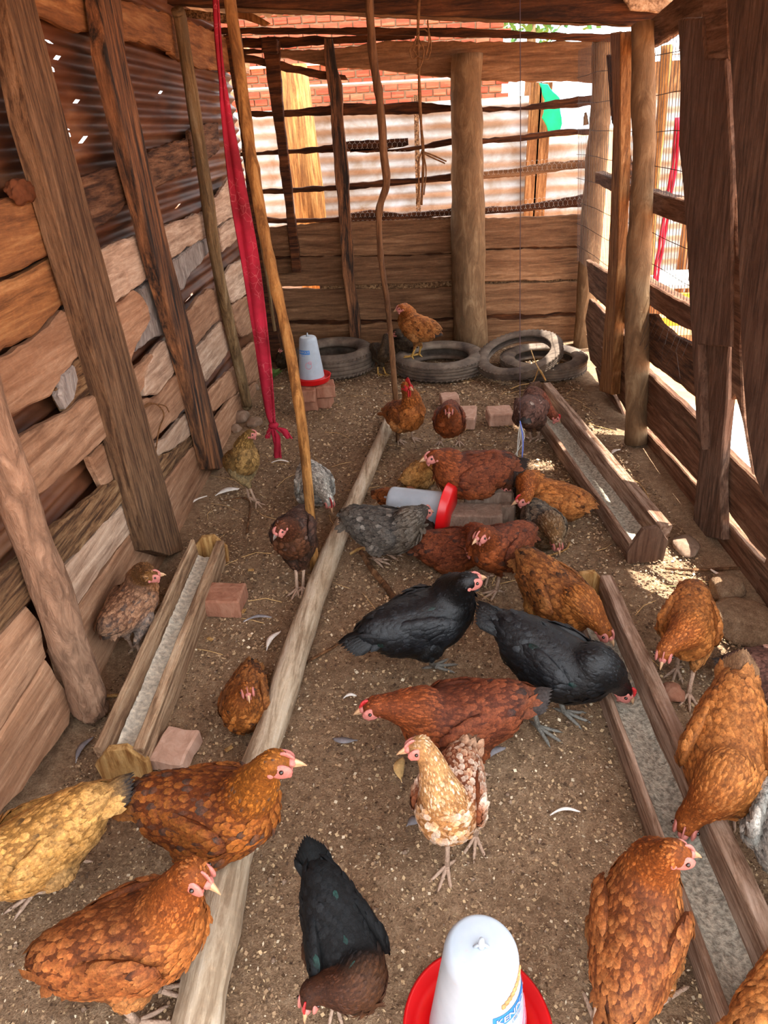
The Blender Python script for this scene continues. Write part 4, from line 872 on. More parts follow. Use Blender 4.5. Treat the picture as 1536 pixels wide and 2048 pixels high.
# ================================================================== CHICKENS
TA = np.array([0, 0, 0, .42, .42, .42, .80, .80, .80, 1.0]); TB = np.array([-.3, 0, .3, -.5, 0, .5, -.40, 0, .40, 0]); TC = np.array([0, .03, 0, -.01, .08, -.01, -.05, .03, -.05, -.10]); TR = np.array([0, 0, 0, 1, 1, 1, 2, 2, 2, 3])
TF = [(0, 1, 4, 3), (1, 2, 5, 4), (3, 4, 7, 6), (4, 5, 8, 7), (6, 7, 9), (7, 8, 9)]
LOOPT = np.array([i for f in TF for i in f]); LT = np.array([len(f) for f in TF])
def feather_mesh(name, P, D, Nn, L, W, c0, c1, mat, parent, lift=.12, kind=None, extra=None):
    n = len(P); D = D + Nn * lift; D /= np.linalg.norm(D, axis=1)[:, None]; B = np.cross(Nn, D); B /= np.linalg.norm(B, axis=1)[:, None] + 1e-9; N2 = np.cross(D, B)
    V = P[:, None, :] + D[:, None, :] * (TA[None, :, None] * L[:, None, None]) + B[:, None, :] * (TB[None, :, None] * W[:, None, None]) + N2[:, None, :] * (TC[None, :, None] * L[:, None, None])
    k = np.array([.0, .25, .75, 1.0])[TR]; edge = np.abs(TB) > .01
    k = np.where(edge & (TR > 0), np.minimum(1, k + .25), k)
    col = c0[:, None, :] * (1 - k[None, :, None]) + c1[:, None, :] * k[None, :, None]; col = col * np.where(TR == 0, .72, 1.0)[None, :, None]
    V = V.reshape(-1, 3); col = col.reshape(-1, 3); loops = (np.arange(n)[:, None] * 10 + LOOPT[None, :]).ravel(); lt = np.tile(LT, n)
    if extra is not None:
        eV, eF, eC = extra; base = len(V); V = np.concatenate([V, eV]); col = np.concatenate([col, eC])
        loops = np.concatenate([loops, np.array([i for f in eF for i in f]) + base]); lt = np.concatenate([lt, np.array([len(f) for f in eF])])
    ls = np.concatenate([[0], np.cumsum(lt)[:-1]])
    me = bpy.data.meshes.new(name); me.vertices.add(len(V)); me.vertices.foreach_set('co', V.ravel()); me.loops.add(len(loops)); me.loops.foreach_set('vertex_index', loops.astype(np.int32))
    me.polygons.add(len(lt)); me.polygons.foreach_set('loop_start', ls.astype(np.int32)); me.polygons.foreach_set('loop_total', lt.astype(np.int32)); me.polygons.foreach_set('use_smooth', np.ones(len(lt), bool)); me.update(); me.validate()
    at = me.color_attributes.new('Col', 'FLOAT_COLOR', 'POINT'); at.data.foreach_set('color', np.concatenate([np.clip(col, 0, 1), np.ones((len(col), 1))], 1).ravel())
    me.materials.append(mat); o = link(bpy.data.objects.new(name, me), parent)
    if kind: o['kind'] = kind
    return o
def uvs(nu=12, nv=8):
    v = [(0, 0, 1)] + [(math.sin(math.pi * j / nv) * math.cos(2 * math.pi * i / nu), math.sin(math.pi * j / nv) * math.sin(2 * math.pi * i / nu), math.cos(math.pi * j / nv)) for j in range(1, nv) for i in range(nu)] + [(0, 0, -1)]
    f = [(0, 1 + i, 1 + (i + 1) % nu) for i in range(nu)]
    for j in range(nv - 2): f += [(1 + j * nu + i, 1 + (j + 1) * nu + i, 1 + (j + 1) * nu + (i + 1) % nu, 1 + j * nu + (i + 1) % nu) for i in range(nu)]
    l = 1 + (nv - 1) * nu; f += [(l, l - nu + (i + 1) % nu, l - nu + i) for i in range(nu)]; return np.array(v), f
UV, UF = uvs(); EV, EF = uvs(20, 12)
def ball_mesh(b, c, r, M3=None, ax=(1, 1, 1)):
    v = UV * np.array(ax) * r
    if M3 is not None: v = v @ M3.T
    b.add(v + np.array(c), UF)
def nrm(v): v = np.array(v, float); return v / (np.linalg.norm(v) + 1e-9)
PAL = {
 'rust':  dict(neck=(176, 98, 38), back=(150, 84, 42), breast=(186, 112, 52), belly=(190, 134, 84), tail=(104, 58, 34), tip=(208, 142, 86), tipk=.55, sp=.02, spc=(60, 36, 26)),
 'rustgold': dict(neck=(190, 118, 42), back=(140, 74, 34), breast=(180, 104, 46), belly=(172, 108, 60), tail=(30, 30, 34), tip=(206, 140, 66), tipk=.5, sp=.16, spc=(84, 74, 72)),
 'ginger': dict(neck=(196, 112, 50), back=(196, 124, 64), breast=(204, 130, 66), belly=(206, 150, 96), tail=(120, 74, 44), tip=(222, 160, 100), tipk=.5, sp=.03, spc=(70, 46, 30)),
 'buff':  dict(neck=(208, 154, 84), back=(206, 156, 88), breast=(216, 172, 110), belly=(216, 178, 124), tail=(206, 164, 104), tip=(228, 190, 132), tipk=.5, sp=.01, spc=(80, 66, 50)),
 'redbrown': dict(neck=(158, 78, 34), back=(128, 66, 44), breast=(158, 80, 36), belly=(138, 74, 40), tail=(60, 44, 40), tip=(172, 98, 62), tipk=.45, sp=.03, spc=(60, 50, 50)),
 'darkbrown': dict(neck=(112, 62, 34), back=(78, 60, 54), breast=(98, 60, 34), belly=(70, 48, 34), tail=(48, 42, 40), tip=(130, 90, 72), tipk=.45, sp=.05, spc=(130, 110, 104)),
 'mauve': dict(neck=(160, 84, 52), back=(116, 82, 72), breast=(130, 84, 66), belly=(104, 76, 62), tail=(70, 62, 58), tip=(150, 114, 102), tipk=.4, sp=.02, spc=(200, 190, 180)),
 'black': dict(neck=(20, 22, 26), back=(30, 34, 42), breast=(22, 24, 28), belly=(26, 28, 30), tail=(18, 24, 30), tip=(48, 58, 70), tipk=.4, sp=.008, spc=(40, 84, 82)),
 'grey':  dict(neck=(84, 76, 68), back=(74, 70, 66), breast=(96, 84, 70), belly=(108, 102, 96), tail=(86, 72, 56), tip=(132, 126, 118), tipk=.6, sp=.05, spc=(150, 144, 136)),
 'barred': dict(neck=(140, 104, 64), back=(92, 84, 76), breast=(120, 92, 62), belly=(112, 96, 80), tail=(60, 58, 58), tip=(166, 152, 132), tipk=.8, sp=.15, spc=(44, 42, 42)),
 'white': dict(neck=(200, 198, 188), back=(206, 204, 196), breast=(196, 192, 184), belly=(206, 200, 190), tail=(150, 148, 146), tip=(222, 220, 214), tipk=.5, sp=.38, spc=(72, 74, 74)),
 'cream': dict(neck=(226, 176, 120), back=(164, 96, 62), breast=(218, 158, 100), belly=(212, 176, 146), tail=(128, 94, 72), tip=(236, 214, 190), tipk=.75, sp=.28, spc=(238, 226, 214)),
 'olive': dict(neck=(150, 116, 62), back=(140, 108, 62), breast=(160, 126, 76), belly=(160, 144, 112), tail=(110, 88, 58), tip=(182, 150, 100), tipk=.5, sp=.05, spc=(96, 78, 50)),
 'tan':   dict(neck=(142, 98, 48), back=(150, 108, 82), breast=(178, 118, 70), belly=(168, 154, 146), tail=(110, 94, 84), tip=(188, 150, 120), tipk=.6, sp=.12, spc=(96, 82, 76)),
 'spotted': dict(neck=(178, 104, 44), back=(158, 98, 52), breast=(180, 110, 48), belly=(190, 140, 80), tail=(70, 50, 36), tip=(206, 150, 90), tipk=.45, sp=.16, spc=(40, 32, 28)),
 'dim':   dict(neck=(76, 60, 44), back=(66, 54, 44), breast=(78, 62, 46), belly=(80, 68, 54), tail=(48, 40, 34), tip=(104, 86, 64), tipk=.4, sp=.05, spc=(110, 94, 70)),
 'blackbrown': dict(neck=(104, 62, 38), back=(24, 26, 30), breast=(112, 72, 40), belly=(110, 72, 42), tail=(20, 26, 30), tip=(44, 54, 64), tipk=.35, sp=.008, spc=(50, 96, 94)),
}
ALB = {'redbrown': (.60, .58, .50), 'black': (.34, .31, .28), 'blackbrown': (.42, .38, .33), 'grey': (.72, .70, .68), 'barred': (.8, .78, .74), 'white': (.78, .78, .76), 'cream': (.74, .68, .60), 'olive': (.74, .70, .62), 'tan': (.72, .68, .64), 'dim': (.7, .68, .64), 'darkbrown': (.66, .60, .54), 'mauve': (.66, .60, .56), 'buff': (.70, .62, .50)}
HN = 0
def hen(pal, label, Cp, Tp, Hp, hz, hyaw, hpitch, s=1.0, h=.20, z0=0.0, pitch=8, sit=False, feet=None, tailp=25, tailL=.10, comb=.007, legm='leg', lod=1.0, th=None, head=True, tailtip=None, wattle=.5, fz=0.0):
    global HN; HN += 1; rs = np.random.RandomState(100 + HN)
    if sit: h = min(h, .088)
    Cw = fl(Cp[0], Cp[1], z0 + h * s); Tw = fl(Tp[0], Tp[1], z0 + (h + .03) * s) if th is None else None
    ang = math.atan2(Cw[1] - Tw[1], Cw[0] - Tw[0]) if th is None else math.radians(th)
    root = empty('chicken', (Cw[0], Cw[1], z0), ang, label=label, cat='chicken')
    ca, sa = math.cos(-ang), math.sin(-ang)
    def loc(p): d = np.array(p) - np.array([Cw[0], Cw[1], z0]); return np.array([d[0] * ca - d[1] * sa, d[0] * sa + d[1] * ca, d[2]]) / s
    pr = math.radians(pitch); fwd = np.array([math.cos(pr), 0, math.sin(pr)]); up = np.array([-math.sin(pr), 0, math.cos(pr)]); side = np.array([0, 1.0, 0]); ctr = np.array([0, 0, h])
    bf = lambda x, y, z: ctr + fwd * x + side * y + up * z
    P = PAL[pal]; colr = {k: np.array(S(*P[k])) * ALB.get(pal, (.62, .56, .46)) for k in ('neck', 'back', 'breast', 'belly', 'tail', 'tip', 'spc')}
    # balls: pos, radius, flow, region
    BP_, BR, BF, BG = [], [], [], []
    cp = np.array([(-.140, .045, .030), (-.112, .034, .052), (-.066, .012, .076), (-.012, -.004, .087), (.040, -.004, .084), (.080, .012, .070), (.100, .034, .054)])
    if sit: cp[:, 2] *= 1.04
    for t in np.linspace(0, 6, 19):
        x, z, r = [np.interp(t, range(7), cp[:, k]) for k in range(3)]; BP_.append(bf(x, 0, z)); BR.append(r); BF.append(-fwd + (0, 0, -.12)); BG.append(0)
    N0 = bf(.092, 0, .052)
    Hd = loc(fl(Hp[0], Hp[1], hz)); d = Hd - N0; dl = np.linalg.norm(d)
    mx = .215
    if dl > mx: Hd = N0 + d / dl * mx; dl = mx
    if dl < .07: Hd = N0 + d / (dl + 1e-6) * .07; dl = .07
    ya = math.radians(hyaw) - ang; pp = math.radians(hpitch); hd = np.array([math.cos(ya) * math.cos(pp), math.sin(ya) * math.cos(pp), math.sin(pp)])
    dn = nrm(Hd - N0); p1 = N0 + nrm(fwd * .8 + up * .25 + dn) * dl * .38; p2 = Hd - nrm(hd * .35 + dn) * dl * .34; pb = None
    for t in np.linspace(0, 1, 13):
        q = N0 * (1 - t) ** 3 + 3 * p1 * t * (1 - t) ** 2 + 3 * p2 * t * t * (1 - t) + Hd * t ** 3
        if pb is not None: tg = nrm(q - pb)
        else: tg = nrm(p1 - N0)
        BP_.append(q); BR.append(float(np.interp(t, [0, .25, .6, .9, 1], [.055, .048, .034, .0265, .0265]))); BF.append(-tg); BG.append(1); pb = q
    BP_.append(Hd + hd * .012); BR.append(.0225); BF.append(-hd); BG.append(2)
    if feet is None: feet = [] if sit else [None, None]
    legs = []
    for k, sg in enumerate((1, -1)):
        if k < len(feet):
            f = np.array([.03 if k else -.02, .042 * sg, 0]) if feet[k] is None else loc(fl(feet[k][0], feet[k][1], z0 + fz))
            f[2] = fz / s
            dxy = f[:2] - np.array([0, .04 * sg]); l = np.linalg.norm(dxy)
            if l > .13: f[:2] = np.array([0, .04 * sg]) + dxy / l * .13
            hip = bf(-.012, .046 * sg, -.035); hock = np.array([f[0] * .75 - .022, f[1] * .85 + .006 * sg, max(.055, h * .40) + f[2] * .5])
            for t in np.linspace(0, 1, 7):
                BP_.append(hip * (1 - t) + hock * t + np.array([.014 * math.sin(t * 3.1), 0, 0])); BR.append(.046 * (1 - t) + .0135 * t); BF.append(nrm(hock - hip)); BG.append(3)
            legs.append((f, hock, sg))
        elif sit:
            for t in (0, .5, 1): BP_.append(bf(-.03 + .05 * t, .052 * sg, -.035)); BR.append(.042); BF.append(-fwd); BG.append(0)
    BP_ = np.array(BP_) * s; BR = np.array(BR) * s; BF = np.array([nrm(v) for v in BF]); BG = np.array(BG)
    # one continuous skin over all of it
    b = MB()
    for p_, r_, g_ in zip(BP_, BR, BG): ball_mesh(b, p_, r_, None, (1, .96 if g_ == 0 else 1, 1))
    tmp = bpy.data.objects.new('tmp', bpy.data.meshes.new('tmp')); tmp.data.from_pydata([tuple(v) for v in b.v], [], b.f); C.objects.link(tmp)
    m_ = tmp.modifiers.new('r', 'REMESH'); m_.mode = 'VOXEL'; m_.voxel_size = .0072 * s; m2 = tmp.modifiers.new('s', 'SMOOTH'); m2.iterations = 5; m2.factor = .6
    dg = bpy.context.evaluated_depsgraph_get(); me = bpy.data.meshes.new_from_object(tmp.evaluated_get(dg)); bpy.data.objects.remove(tmp)
    if sit and z0 == 0 or True:
        pass
    nv = len(me.vertices); co = np.zeros(nv * 3); me.vertices.foreach_get('co', co); co = co.reshape(-1, 3)
    co[:, 2] = np.maximum(co[:, 2], .004); me.vertices.foreach_set('co', co.ravel()); me.update()
    no = np.zeros(nv * 3); me.vertices.foreach_get('normal', no); no = no.reshape(-1, 3)
    near = (np.linalg.norm(co[:, None, :] - BP_[None], axis=2) - BR[None]).argmin(1); reg = BG[near]
    rel = co / s - ctr; fu = rel @ fwd; uu = rel @ up
    def colour(idx):
        r = reg[idx]; n_ = len(idx); c = np.tile(colr['back'], (n_, 1)); lo = np.clip((-uu[idx] + .005) / .05, 0, 1)[:, None]; fr = np.clip((fu[idx] + .01) / .06, 0, 1)[:, None]
        low = colr['breast'] * fr + colr['belly'] * (1 - fr); c = c * (1 - lo) + low * lo
        front = np.clip((fu[idx] - .055) / .04, 0, 1)[:, None]; c = c * (1 - front) + colr['breast'] * front
        nk = (np.clip((near[idx] - 19) / 4.0, 0, 1) * (r >= 1) * (r <= 2))[:, None]; c = c * (1 - nk) + colr['neck'] * nk
        th_ = (r == 3)[:, None]; c = np.where(th_, colr['belly'] * .95, c)
        rump = np.clip((-fu[idx] - .10) / .03, 0, 1)[:, None] * (r == 0)[:, None]; c = c * (1 - rump * .6) + colr['tail'] * rump * .6
        return c
    base = colour(np.arange(nv)) * .6
    at = me.color_attributes.new('Col', 'FLOAT_COLOR', 'POINT'); at.data.foreach_set('color', np.concatenate([base, np.ones((nv, 1))], 1).ravel())
    me.name = 'body'; me.materials.clear(); pm = M['plume_black'] if pal == 'black' else M['plume']; me.materials.append(pm); me.polygons.foreach_set('use_smooth', [True] * len(me.polygons))
    link(bpy.data.objects.new('body', me), root)
    # feathers laid over the skin, tips toward the tail
    face = Hd * s + hd * .012 * s; side_h = nrm(np.cross((0, 0, 1), hd)) if abs(hd[2]) < .95 else np.array([0, 1.0, 0]); hup = np.cross(hd, side_h)
    hrel = (co - Hd * s) / s
    bare = (np.abs(hrel @ side_h) > .012) & (hrel @ hd > -.004) & (np.linalg.norm(hrel - hd * .012, axis=1) < .030)
    bare |= (hrel @ hd > .022) & (np.linalg.norm(hrel, axis=1) < .06)
    isn = np.array([1, .68, .45, .85])[reg]; spacing = .0112 * lod * s * isn
    tneck = np.clip((near - 19) / 12.0, 0, 1) * (reg == 1); spacing = spacing * (1 - .35 * tneck)
    order = rs.permutation(nv); grid = {}; keep = []; cell = .0114 * lod * s
    for i in order:
        if bare[i] or co[i, 2] < .006: continue
        p = co[i]; g = (int(p[0] // cell), int(p[1] // cell), int(p[2] // cell)); ok = True; sp = spacing[i]
        for dx in (-1, 0, 1):
            for dy in (-1, 0, 1):
                for dz in (-1, 0, 1):
                    for j in grid.get((g[0] + dx, g[1] + dy, g[2] + dz), ()):
                        q = co[j]
                        if (p[0] - q[0]) ** 2 + (p[1] - q[1]) ** 2 + (p[2] - q[2]) ** 2 < sp * sp: ok = False; break
                    if not ok: break
                if not ok: break
            if not ok: break
        if ok: grid.setdefault(g, []).append(i); keep.append(i)
    k = np.array(keep); n = len(k); F = BF[near[k]]; Nn = no[k]; F = F - Nn * (F * Nn).sum(1)[:, None]; F += rs.normal(0, .10, (n, 3)); F /= np.linalg.norm(F, axis=1)[:, None] + 1e-9
    L = spacing[k] * rs.uniform(2.3, 2.9, n) * np.where(reg[k] == 1, 1.15, 1); W = spacing[k] * rs.uniform(1.35, 1.7, n) * np.where(reg[k] == 1, .75, 1.0)
    c = colour(k); patch = np.array([mnoise.noise(Vector(co[i] / s * 16 + HN * 3)) for i in k]); c = c * (1 + patch[:, None] * .35) * rs.uniform(.86, 1.12, (n, 1))
    sp_ = rs.rand(n) < P['sp'] * (1 + 1.5 * patch) * np.where(reg[k] >= 1, .5, 1.3); c1 = c * (1 - P['tipk']) + colr['tip'] * P['tipk'] * np.clip(1 + patch[:, None] * .3, .6, 1.2)
    c1[sp_] = colr['spc']; c[sp_] = c[sp_] * .6 + colr['spc'] * .4
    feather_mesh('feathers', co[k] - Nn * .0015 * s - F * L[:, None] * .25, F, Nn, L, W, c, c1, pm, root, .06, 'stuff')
    # wings
    for sg in (1, -1):
        wc = bf(-.026, .055 * sg, .010) * s; ax = np.array([.100, .021, .056]) * s
        yaw = .27 * sg; A1 = nrm(fwd * math.cos(yaw) + side * math.sin(yaw) * 1.0); A2 = nrm(side - A1 * (side @ A1)); A3 = np.cross(A1, A2); A3 *= 1 if A3[2] > 0 else -1
        A1 = nrm(A1 + A3 * -.10 * 0); Mx = np.stack([A1, A2, A3], 1)
        ev = (EV * ax) @ Mx.T + wc; ec = np.tile(colr['back'] * .6, (len(EV), 1))
        m = int(230 / lod); uu_ = rs.uniform(-1, .95, m); th_ = rs.uniform(-1.25, 1.45, m); ry = np.sqrt(1 - uu_ ** 2)
        nl = np.stack([uu_, ry * np.cos(th_) * sg, ry * np.sin(th_)], 1); pl = nl * ax; nn = nl / ax; nn /= np.linalg.norm(nn, axis=1)[:, None]
        o_ = np.argsort(uu_); Pw = (pl @ Mx.T + wc)[o_]; Nw = (nn @ Mx.T)[o_]; Fd = np.tile(-A1 - A3 * .10, (m, 1)); Fd = Fd - Nw * (Fd * Nw).sum(1)[:, None]; Fd += rs.normal(0, .07, (m, 3)); Fd /= np.linalg.norm(Fd, axis=1)[:, None]
        Lw = rs.uniform(.026, .042, m) * s; Ww = rs.uniform(.012, .017, m) * s; cw = colr['back'] * rs.uniform(.72, 1.15, (m, 1)); c1w = cw * (1 - P['tipk']) + colr['tip'] * P['tipk']
        spw = rs.rand(m) < P['sp'] * 1.6; c1w[spw] = colr['spc']
        q = 9; fb = np.array([wc + A1 * (-.010 - .006 * i) * s + A2 * sg * .017 * s + A3 * (-.034 + .0082 * i) * s for i in range(q)]); fdir = np.array([nrm(-A1 - A2 * sg * .16 + A3 * (.03 + .015 * i)) for i in range(q)])
        fn = np.array([nrm(A2 * sg + A3 * .25)] * q); fL = np.array([.070 + .004 * i for i in range(q)]) * s; cf = np.tile(colr['back'] * .75, (q, 1)) * rs.uniform(.8, 1.1, (q, 1)); cf1 = cf * .5 + colr['tip'] * .5
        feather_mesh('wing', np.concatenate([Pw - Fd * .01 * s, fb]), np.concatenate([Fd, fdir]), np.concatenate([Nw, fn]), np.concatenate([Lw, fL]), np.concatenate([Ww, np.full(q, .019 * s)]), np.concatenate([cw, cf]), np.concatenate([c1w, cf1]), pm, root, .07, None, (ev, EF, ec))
    # tail fan
    tp = math.radians(tailp) ; tb = bf(-.128, 0, .045) * s; q = 14; tt = np.linspace(-1, 1, q); base_d = -fwd * math.cos(tp) + up * math.sin(tp)
    dn_ = -fwd * math.sin(tp) * -1 + up * math.cos(tp); tn = nrm(fwd * math.sin(tp) + up * math.cos(tp))
    TD = np.array([nrm(base_d + side * t * .30 - tn * abs(t) * .22) for t in tt]); TP = np.array([tb + side * t * .018 * s - tn * abs(t) * .014 * s - base_d * .02 * s for t in tt]); TN = np.array([nrm(tn + side * t * 1.1) for t in tt])
    ct = np.tile(colr['tail'], (q, 1)) * rs.uniform(.8, 1.2, (q, 1)); ct1 = np.tile(np.array(S(*tailtip)) if tailtip else colr['tail'] * .7, (q, 1))
    q2 = 26; t2 = rs.uniform(-1, 1, q2); TD2 = np.array([nrm(base_d + side * t * .45 - tn * (abs(t) * .3 + rs.uniform(-.1, .25))) for t in t2]); TP2 = np.array([tb + side * t * .03 * s + fwd * rs.uniform(.0, .04) * s - tn * abs(t) * .02 * s + tn * .006 * s for t in t2]); TN2 = np.array([nrm(tn + side * t * 1.2) for t in t2])
    cc = (colr['back'] * .5 + colr['tail'] * .5) * rs.uniform(.8, 1.2, (q2, 1))
    feather_mesh('tail', np.concatenate([TP, TP2]), np.concatenate([TD, TD2]), np.concatenate([TN, TN2]), np.concatenate([np.full(q, tailL * s) * (1 - .25 * np.abs(tt)), rs.uniform(.05, .07, q2) * s]), np.concatenate([np.full(q, .026 * s), np.full(q2, .022 * s)]), np.concatenate([ct, cc]), np.concatenate([ct1, cc * .6 + colr['tip'] * .4]), pm, root, .0)
    # head
    if head:
        Hs = Hd * s; Mh = np.stack([hd, side_h, hup], 1); b = MB()
        for sg in (1, -1):
            ball_mesh(b, Hs + (hd * .013 + side_h * sg * .0172 - hup * .003) * s, s, Mh, (.0225, .0062, .0170))
            if wattle: ball_mesh(b, Hs + (hd * .027 + side_h * sg * .006 - hup * (.018 + .006 * wattle)) * s, s, Mh, (.006, .003, .007 * (1 + wattle)))
            ball_mesh(b, Hs + (-hd * .004 + side_h * sg * .021 - hup * .010) * s, s, Mh, (.006, .003, .007))
        ball_mesh(b, Hs + (hd * .030 + hup * .003) * s, s, Mh, (.010, .0105, .0095))
        b.build('face', M['skin'] if comb < .02 else M['comb'], root, True)
        b = MB(); vs = []; fs = []; nn_ = 16
        for i in range(nn_ + 1):
            u = i / nn_; x = .037 - (.026 if comb < .014 else .042) * u; zb = .011 + .0120 * math.sin(min(1, u * (1.1 if comb < .014 else 1.5)) * 1.57); hh_ = comb * (.55 if comb < .014 else 1) * (.35 + .65 * math.sin(u * math.pi)) * (.72 + .28 * abs(math.sin(u * 15)))
            for y_, zz in ((-.0022, zb - .004), (.0022, zb - .004), (.0012, zb + hh_), (-.0012, zb + hh_)): vs.append(Hs + (hd * x + side_h * y_ + hup * zz) * s)
        for i in range(nn_):
            for j in range(4): fs.append((i * 4 + j, i * 4 + (j + 1) % 4, (i + 1) * 4 + (j + 1) % 4, (i + 1) * 4 + j))
        fs += [(3, 2, 1, 0), tuple(nn_ * 4 + j for j in range(4))]
        mesh('comb', vs, fs, M['comb'] if comb >= .012 else M['skin'], root, True)
        b = MB(); b.tube([Hs + (hd * x + hup * z) * s for x, z in ((.028, .004), (.038, .003), (.049, -.001), (.058, -.006))], [.0085 * s, .0066 * s, .0040 * s, .0010 * s], 8, 0, (.8, 1)); b.tube([Hs + (hd * x + hup * z) * s for x, z in ((.026, -.005), (.038, -.005), (.050, -.0065))], [.0055 * s, .0040 * s, .0010 * s], 6)
        b.build('beak', M['beak'] if pal != 'darkbrown' else M['beak_dk'], root, True)
        for sg in (1, -1): b = MB(); ball_mesh(b, Hs + (hd * .0155 + side_h * sg * .0232 + hup * .003) * s, .0042 * s); b.build('eye', M['eye'], root, True)
    for f, hock, sg in legs:
        b = MB(); a = f + np.array([-.006, 0, .012]); b.tube([(hock + (0, 0, .014)) * s, hock * s, (hock * .5 + a * .5 + np.array([-.001, 0, 0])) * s, a * s], [.009 * s, .0085 * s, .0062 * s, .0074 * s], 10, .05)
        yawf = math.atan2(f[1], .5) * .2 + .12 * sg
        for da, ll in ((-.55, .046), (0, .055), (.55, .046), (2.8, .026)):
            dv = np.array([math.cos(yawf + da), math.sin(yawf + da), 0]); z_ = f[2]
            pts = [a * s, (f + dv * ll * .35 + np.array([-.006, 0, .010])) * s, (f + dv * ll * .7 + np.array([-.004, 0, .0065])) * s, (f + dv * ll + np.array([-.003, 0, .0045])) * s, (f + dv * (ll + .012) + np.array([-.003, 0, .001])) * s]
            b.tube(resample(pts, 10), [float(np.interp(i / 10, [0, .3, .75, .85, 1], [.0062, .0050, .0042, .0026, .0006])) * s for i in range(11)], 7, .05)
        b.build('leg', M[legm], root, True)
    return root
hen('rust', 'large rust-brown chicken stepping onto the floor pole in front', (262, 1885), (70, 1905), (385, 1745), .42, -22, -28, 1.04, feet=[(330, 1985), (285, 2050)], pitch=14, comb=.008, tailp=-25, tailL=.07)
hen('rustgold', 'golden-necked chicken with a black and white tail on the pole', (420, 1625), (285, 1590), (548, 1525), .42, 2, -6, 1.12, h=.11, z0=.085, sit=True, pitch=8, tailL=.11, tailtip=(190, 186, 184), comb=.011)
hen('buff', 'pale buff chicken with a black-tipped tail against the left edge', (80, 1690), (245, 1590), (-60, 1760), .16, 200, -40, 1.0, feet=[(65, 1795), (152, 1728)], pitch=-6, tailp=14, tailL=.12, tailtip=(30, 30, 32))
hen('blackbrown', 'black chicken with brown breast bending down toward the viewer', (684, 1880), (612, 1700), (622, 1985), .16, -110, -40, .86, h=.17, pitch=-14, tailp=18, tailL=.12, comb=.012)
hen('rust', 'rust chicken seen from behind with its head turned right', (1272, 1865), (1235, 2060), (1347, 1705), .40, 4, -16, .97, feet=[(1190, 2040), (1335, 1995)], pitch=16, tailp=-12, tailL=.09, wattle=.2)
hen('cream', 'cream and brown speckled chicken with a pink face walking forward', (903, 1595), (925, 1500), (842, 1492), .40, 192, -8, .92, feet=[(950, 1682), (893, 1742)], h=.20, pitch=20, tailp=52, tailL=.12, comb=.010, legm='leg')
hen('redbrown', 'long rust-brown chicken stretching its neck left in mid floor', (925, 1438), (1085, 1398), (752, 1412), .25, 187, -16, 1.10, h=.15, pitch=-2, tailp=12, tailL=.11, comb=.012, tailtip=(54, 48, 46))
hen('black', 'glossy black chicken with its head down in the near trough', (1105, 1322), (980, 1258), (1243, 1375), .13, -18, -50, 1.12, feet=[(1132, 1432), (1080, 1462)], h=.185, pitch=-10, tailp=22, tailL=.12, legm='leg_g', comb=.012)
hen('black', 'fluffed black chicken looking right behind the lying brown one', (845, 1245), (735, 1255), (934, 1162), .38, 25, -4, 1.14, feet=[(785, 1300), (872, 1338)], h=.19, pitch=10, tailp=8, tailL=.12, legm='leg_g', comb=.004, wattle=0)
hen('spotted', 'brown chicken with dark spots pecking at the head of the near trough', (1108, 1188), (1030, 1118), (1207, 1258), .16, -42, -45, 1.05, h=.17, pitch=-10, tailp=-10, tailL=.06)
hen('ginger', 'buff-brown chicken walking forward right of the near trough', (1378, 1248), (1388, 1170), (1330, 1300), .25, -118, -38, .95, feet=[(1376, 1395), (1352, 1345)], h=.21, pitch=2, tailp=10, tailL=.07)
hen('ginger', 'orange chicken reaching over the near trough board from the right', (1455, 1500), (1470, 1375), (1376, 1640), .13, -125, -48, 1.12, h=.19, pitch=-12, tailp=35, tailL=.11, tailtip=(120, 92, 66))
hen('mauve', 'dull brown chicken resting at the right edge behind the orange one', (1545, 1345), (1490, 1330), (1620, 1335), .24, 5, -10, .85, sit=True, pitch=4, lod=1.1)
hen('white', 'white chicken with dark speckles cut off by the right edge', (1580, 1660), (1560, 1500), (1640, 1800), .36, -70, -20, .95, feet=[(1545, 1810), (1600, 1800)], pitch=10)
hen('ginger', 'pale ginger chicken in the lower right corner beyond the trough', (1600, 2010), (1530, 2050), (1700, 1950), .36, 20, -10, .9, pitch=6)
hen('ginger', 'brown chicken with yellow legs perched on the low tyre', (836, 655), (880, 652), (795, 607), .56, 178, -18, 1.0, h=.21, z0=.13, feet=[(837, 712), (822, 716)], pitch=16, tailp=-8, tailL=.09, tailtip=(40, 36, 34), legm='leg_y', lod=1.5)
hen('dim', 'dark olive chicken standing in shade between the two flat tyres', (762, 705), (742, 690), (772, 672), .26, 40, 0, .72, feet=[(757, 750), (772, 750)], legm='leg_y', lod=1.7)
hen('dim', 'nearly black chicken behind the crooked branch and the tyre', (808, 690), (835, 695), (790, 665), .30, 150, 0, .75, lod=1.7)
hen('rust', 'orange-brown cockerel with an upright red comb behind the pole end', (810, 830), (768, 800), (812, 772), .40, -52, -5, .98, feet=[(826, 880), (797, 878)], pitch=24, tailp=30, tailL=.08, comb=.030, wattle=2.0, lod=1.35)
hen('redbrown', 'chestnut chicken facing the viewer before the pinkish brick', (899, 840), (903, 796), (898, 818), .30, -95, -30, .92, feet=[(918, 884), (880, 884)], pitch=6, tailp=20, tailL=.07, lod=1.35)
hen('mauve', 'grey-brown chicken pecking into the far trough', (1060, 822), (1044, 850), (1108, 832), .15, 5, -45, .98, feet=[(1062, 882), (1078, 880)], pitch=-4, tailp=-35, tailL=.10, comb=.012, lod=1.35, tailtip=(60, 56, 54))
